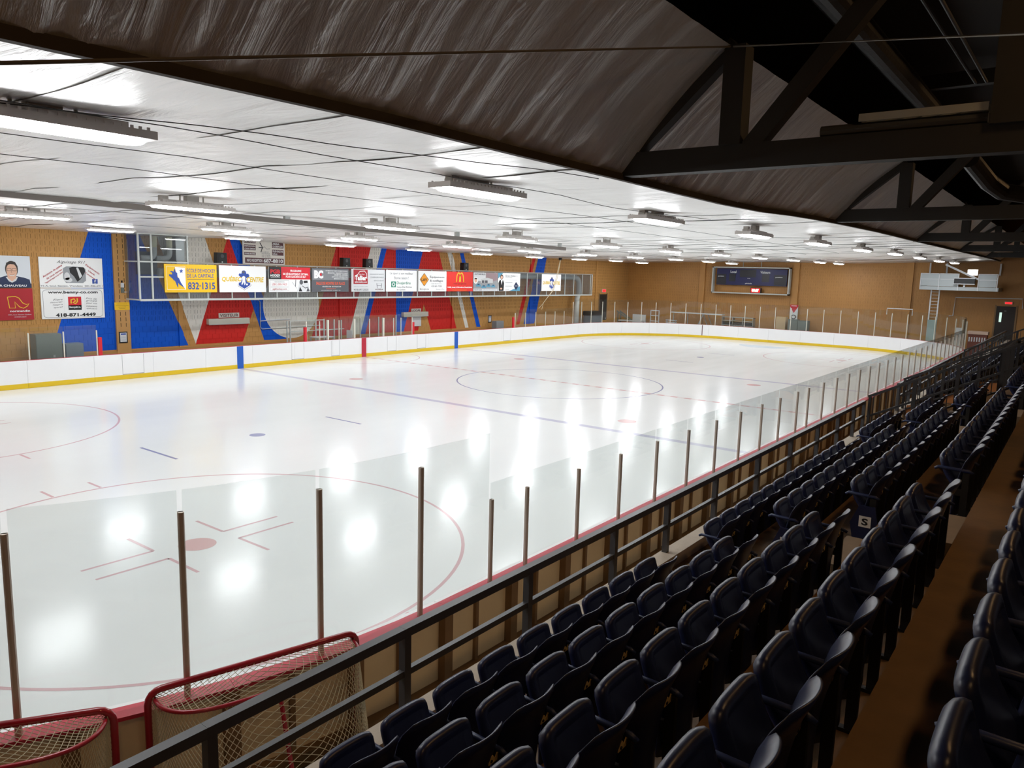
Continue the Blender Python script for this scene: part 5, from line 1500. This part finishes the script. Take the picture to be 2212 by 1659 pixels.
# right-hand platform booth under the ceiling
M_PANEL = mat('translucent_grey_panel', (176, 184, 186), .4)
bo = thing('camera_booth', 'grey panelled booth on the end wall under the ceiling edge', 'booth', (11.4, 31.6, 4.48))
BY = 31.0
MB().box((9.1, BY, 4.42), (13.7, WY, 4.66)).build('platform', M_PANEL, bo)
for x0, x1 in ((9.1, 10.2), (10.24, 11.35), (12.55, 13.55)):
    MB().box((x0, BY, 4.68), (x1, BY + .02, 5.5)).build('panel', M_PANEL, bo)
MB().box((9.09, BY, 4.66), (9.12, WY, 5.5)).build('panel', M_PANEL, bo)
for x in (9.1, 10.22, 11.37, 12.53, 13.6): MB().box((x - .025, BY - .03, 4.42), (x + .025, BY + .02, 5.55)).build('frame_post', K_LGREY, bo)
for z in (5.15, 5.53):
    MB().box((9.1, BY - .03, z - .02), (11.37, BY, z + .02)).build('frame_rail', K_LGREY, bo); MB().box((12.53, BY - .03, z - .02), (13.6, BY, z + .02)).build('frame_rail', K_LGREY, bo)
for x in (9.25, 10.3, 13.5): MB().box((x - .05, WY - .3, 5.5), (x + .05, WY - .2, 6.3)).build('hanger', K_LGREY, bo)
MB().bar((10.5, BY + .2, 6.15), (13.5, BY + .2, 4.7), .08, .12).build('brace', K_LGREY, bo)
pj = thing('projector_case', 'black framed box at the front opening of the booth', 'equipment box', (11.8, 30.9, 4.86))
MB().box((11.15, 30.75, 4.86), (12.35, 31.2, 5.26)).build('case', M_BLACK, pj)
for z in (4.86, 5.24): MB().box((11.13, 30.73, z - .02), (12.37, 30.76, z + .02)).build('edge_trim', K_LGREY, pj)
MB().box((11.7, 30.9, 4.66), (11.8, 31.0, 4.86)).build('foot', K_LGREY, pj)
wl_ = thing('work_light', 'bright white lamp glaring inside the booth', 'lamp', (12.1, 31.5, 5.3))
MB().box((11.8, 31.45, 5.45), (12.4, 31.6, 5.85)).build('housing', M_LBODY, wl_); MB().box((11.82, 31.42, 5.47), (12.38, 31.45, 5.83)).build('lens', mat('glare_lens', (255, 255, 252), .4, emit=9.0), wl_)
lad = thing('booth_ladder', 'pale two-post ladder hanging from the booth', 'ladder', (9.95, 32, .02))
for x in (9.68, 10.18): MB().box((x - .04, 31.96, .95), (x + .04, 32.04, 4.41)).build('side_rail', K_LGREY, lad)
for k in range(9): MB().box((9.68, 31.98, 2.5 + k * .22), (10.18, 32.02, 2.53 + k * .22)).build('rung', M_GALV, lad)
tag(MB().box((9.66, 31.86, .02), (10.22, 31.94, 2.33)).build('ladder_guard', mat('pale_teal_panel', (150, 172, 168), .4)), 'pale teal guard panel below the booth ladder', 'panel')
fr2 = thing('gate_frame', 'thin white pipe frame above the end glass gate', 'frame', (8.05, 30.75, 2.7))
MB().tube([(7.22, 30.72, 2.6), (7.22, 30.72, 3.03), (8.87, 30.55, 3.03), (8.87, 30.55, 2.6)], .03, 8).build('pipe', K_LGREY, fr2)
tag(MB().box((11.45, 31.4, .02), (11.85, 31.7, 1.9)).build('white_panel', K_LGREY), 'white upright panel behind the far right glass', 'panel')
tag(MB().tube([(10.7, WY - .06, 2.6), (10.95, WY - .06, 2.62), (11.0, WY - .06, 3.92), (14.94, WY - .06, 3.97), (15.0, WY - .06, 3.3)], .035, 6).build('wall_pipe', K_LGREY), 'pale pipe bending over the right end door', 'pipe')
d2 = struct(MB().box((13.5, WY - .03, 1.0), (14.64, WY + .012, 3.43)).build('door_2', mat('dark_brown_door', (40, 30, 24), .5)), 'dark end wall door with a narrow bright window', 'door')
MB().box((13.72, WY - .045, 2.35), (13.86, WY - .03, 3.0)).build('window_pane', mat('daylight_pane', (206, 238, 224), .3, emit=.85), d2)
for x in (13.46, 14.68): MB().box((x - .05, WY - .05, 1.0), (x + .05, WY, 3.5)).build('door_frame', M_STUD, d2)
MB().box((13.98, WY - .06, 3.1), (14.1, WY - .03, 3.13)).build('door_closer', M_GALV, d2)
e = thing('exit_sign', 'red lit exit sign over the dark end wall door', 'exit sign', (14.2, WY - .05, 3.58))
MB().box((13.94, WY - .08, 3.57), (14.41, WY, 3.75)).build('case', M_FRAME, e); MB().box((13.97, WY - .085, 3.59), (14.38, WY - .08, 3.73)).build('face', M_EXIT, e)
# red and white chest by the end of the stands
bxx = thing('storage_chest', 'red and cream chest beside the far end of the stands', 'chest', (12.6, 32.2, .02))
MB().box((12.2, 31.9, .02), (13.3, 32.6, 1.5)).build('body', mat('faded_red', (118, 66, 54), .6), bxx); MB().box((12.15, 31.85, 1.5), (13.35, 32.65, 1.7)).build('lid', mat('cream_lid', (206, 178, 160), .6), bxx)
for k in range(7): MB().box((12.25 + k * .15, 31.88, 1.0), (12.32 + k * .15, 31.9, 1.3)).build('vent_slat', K_LGREY, bxx)

finish_text()
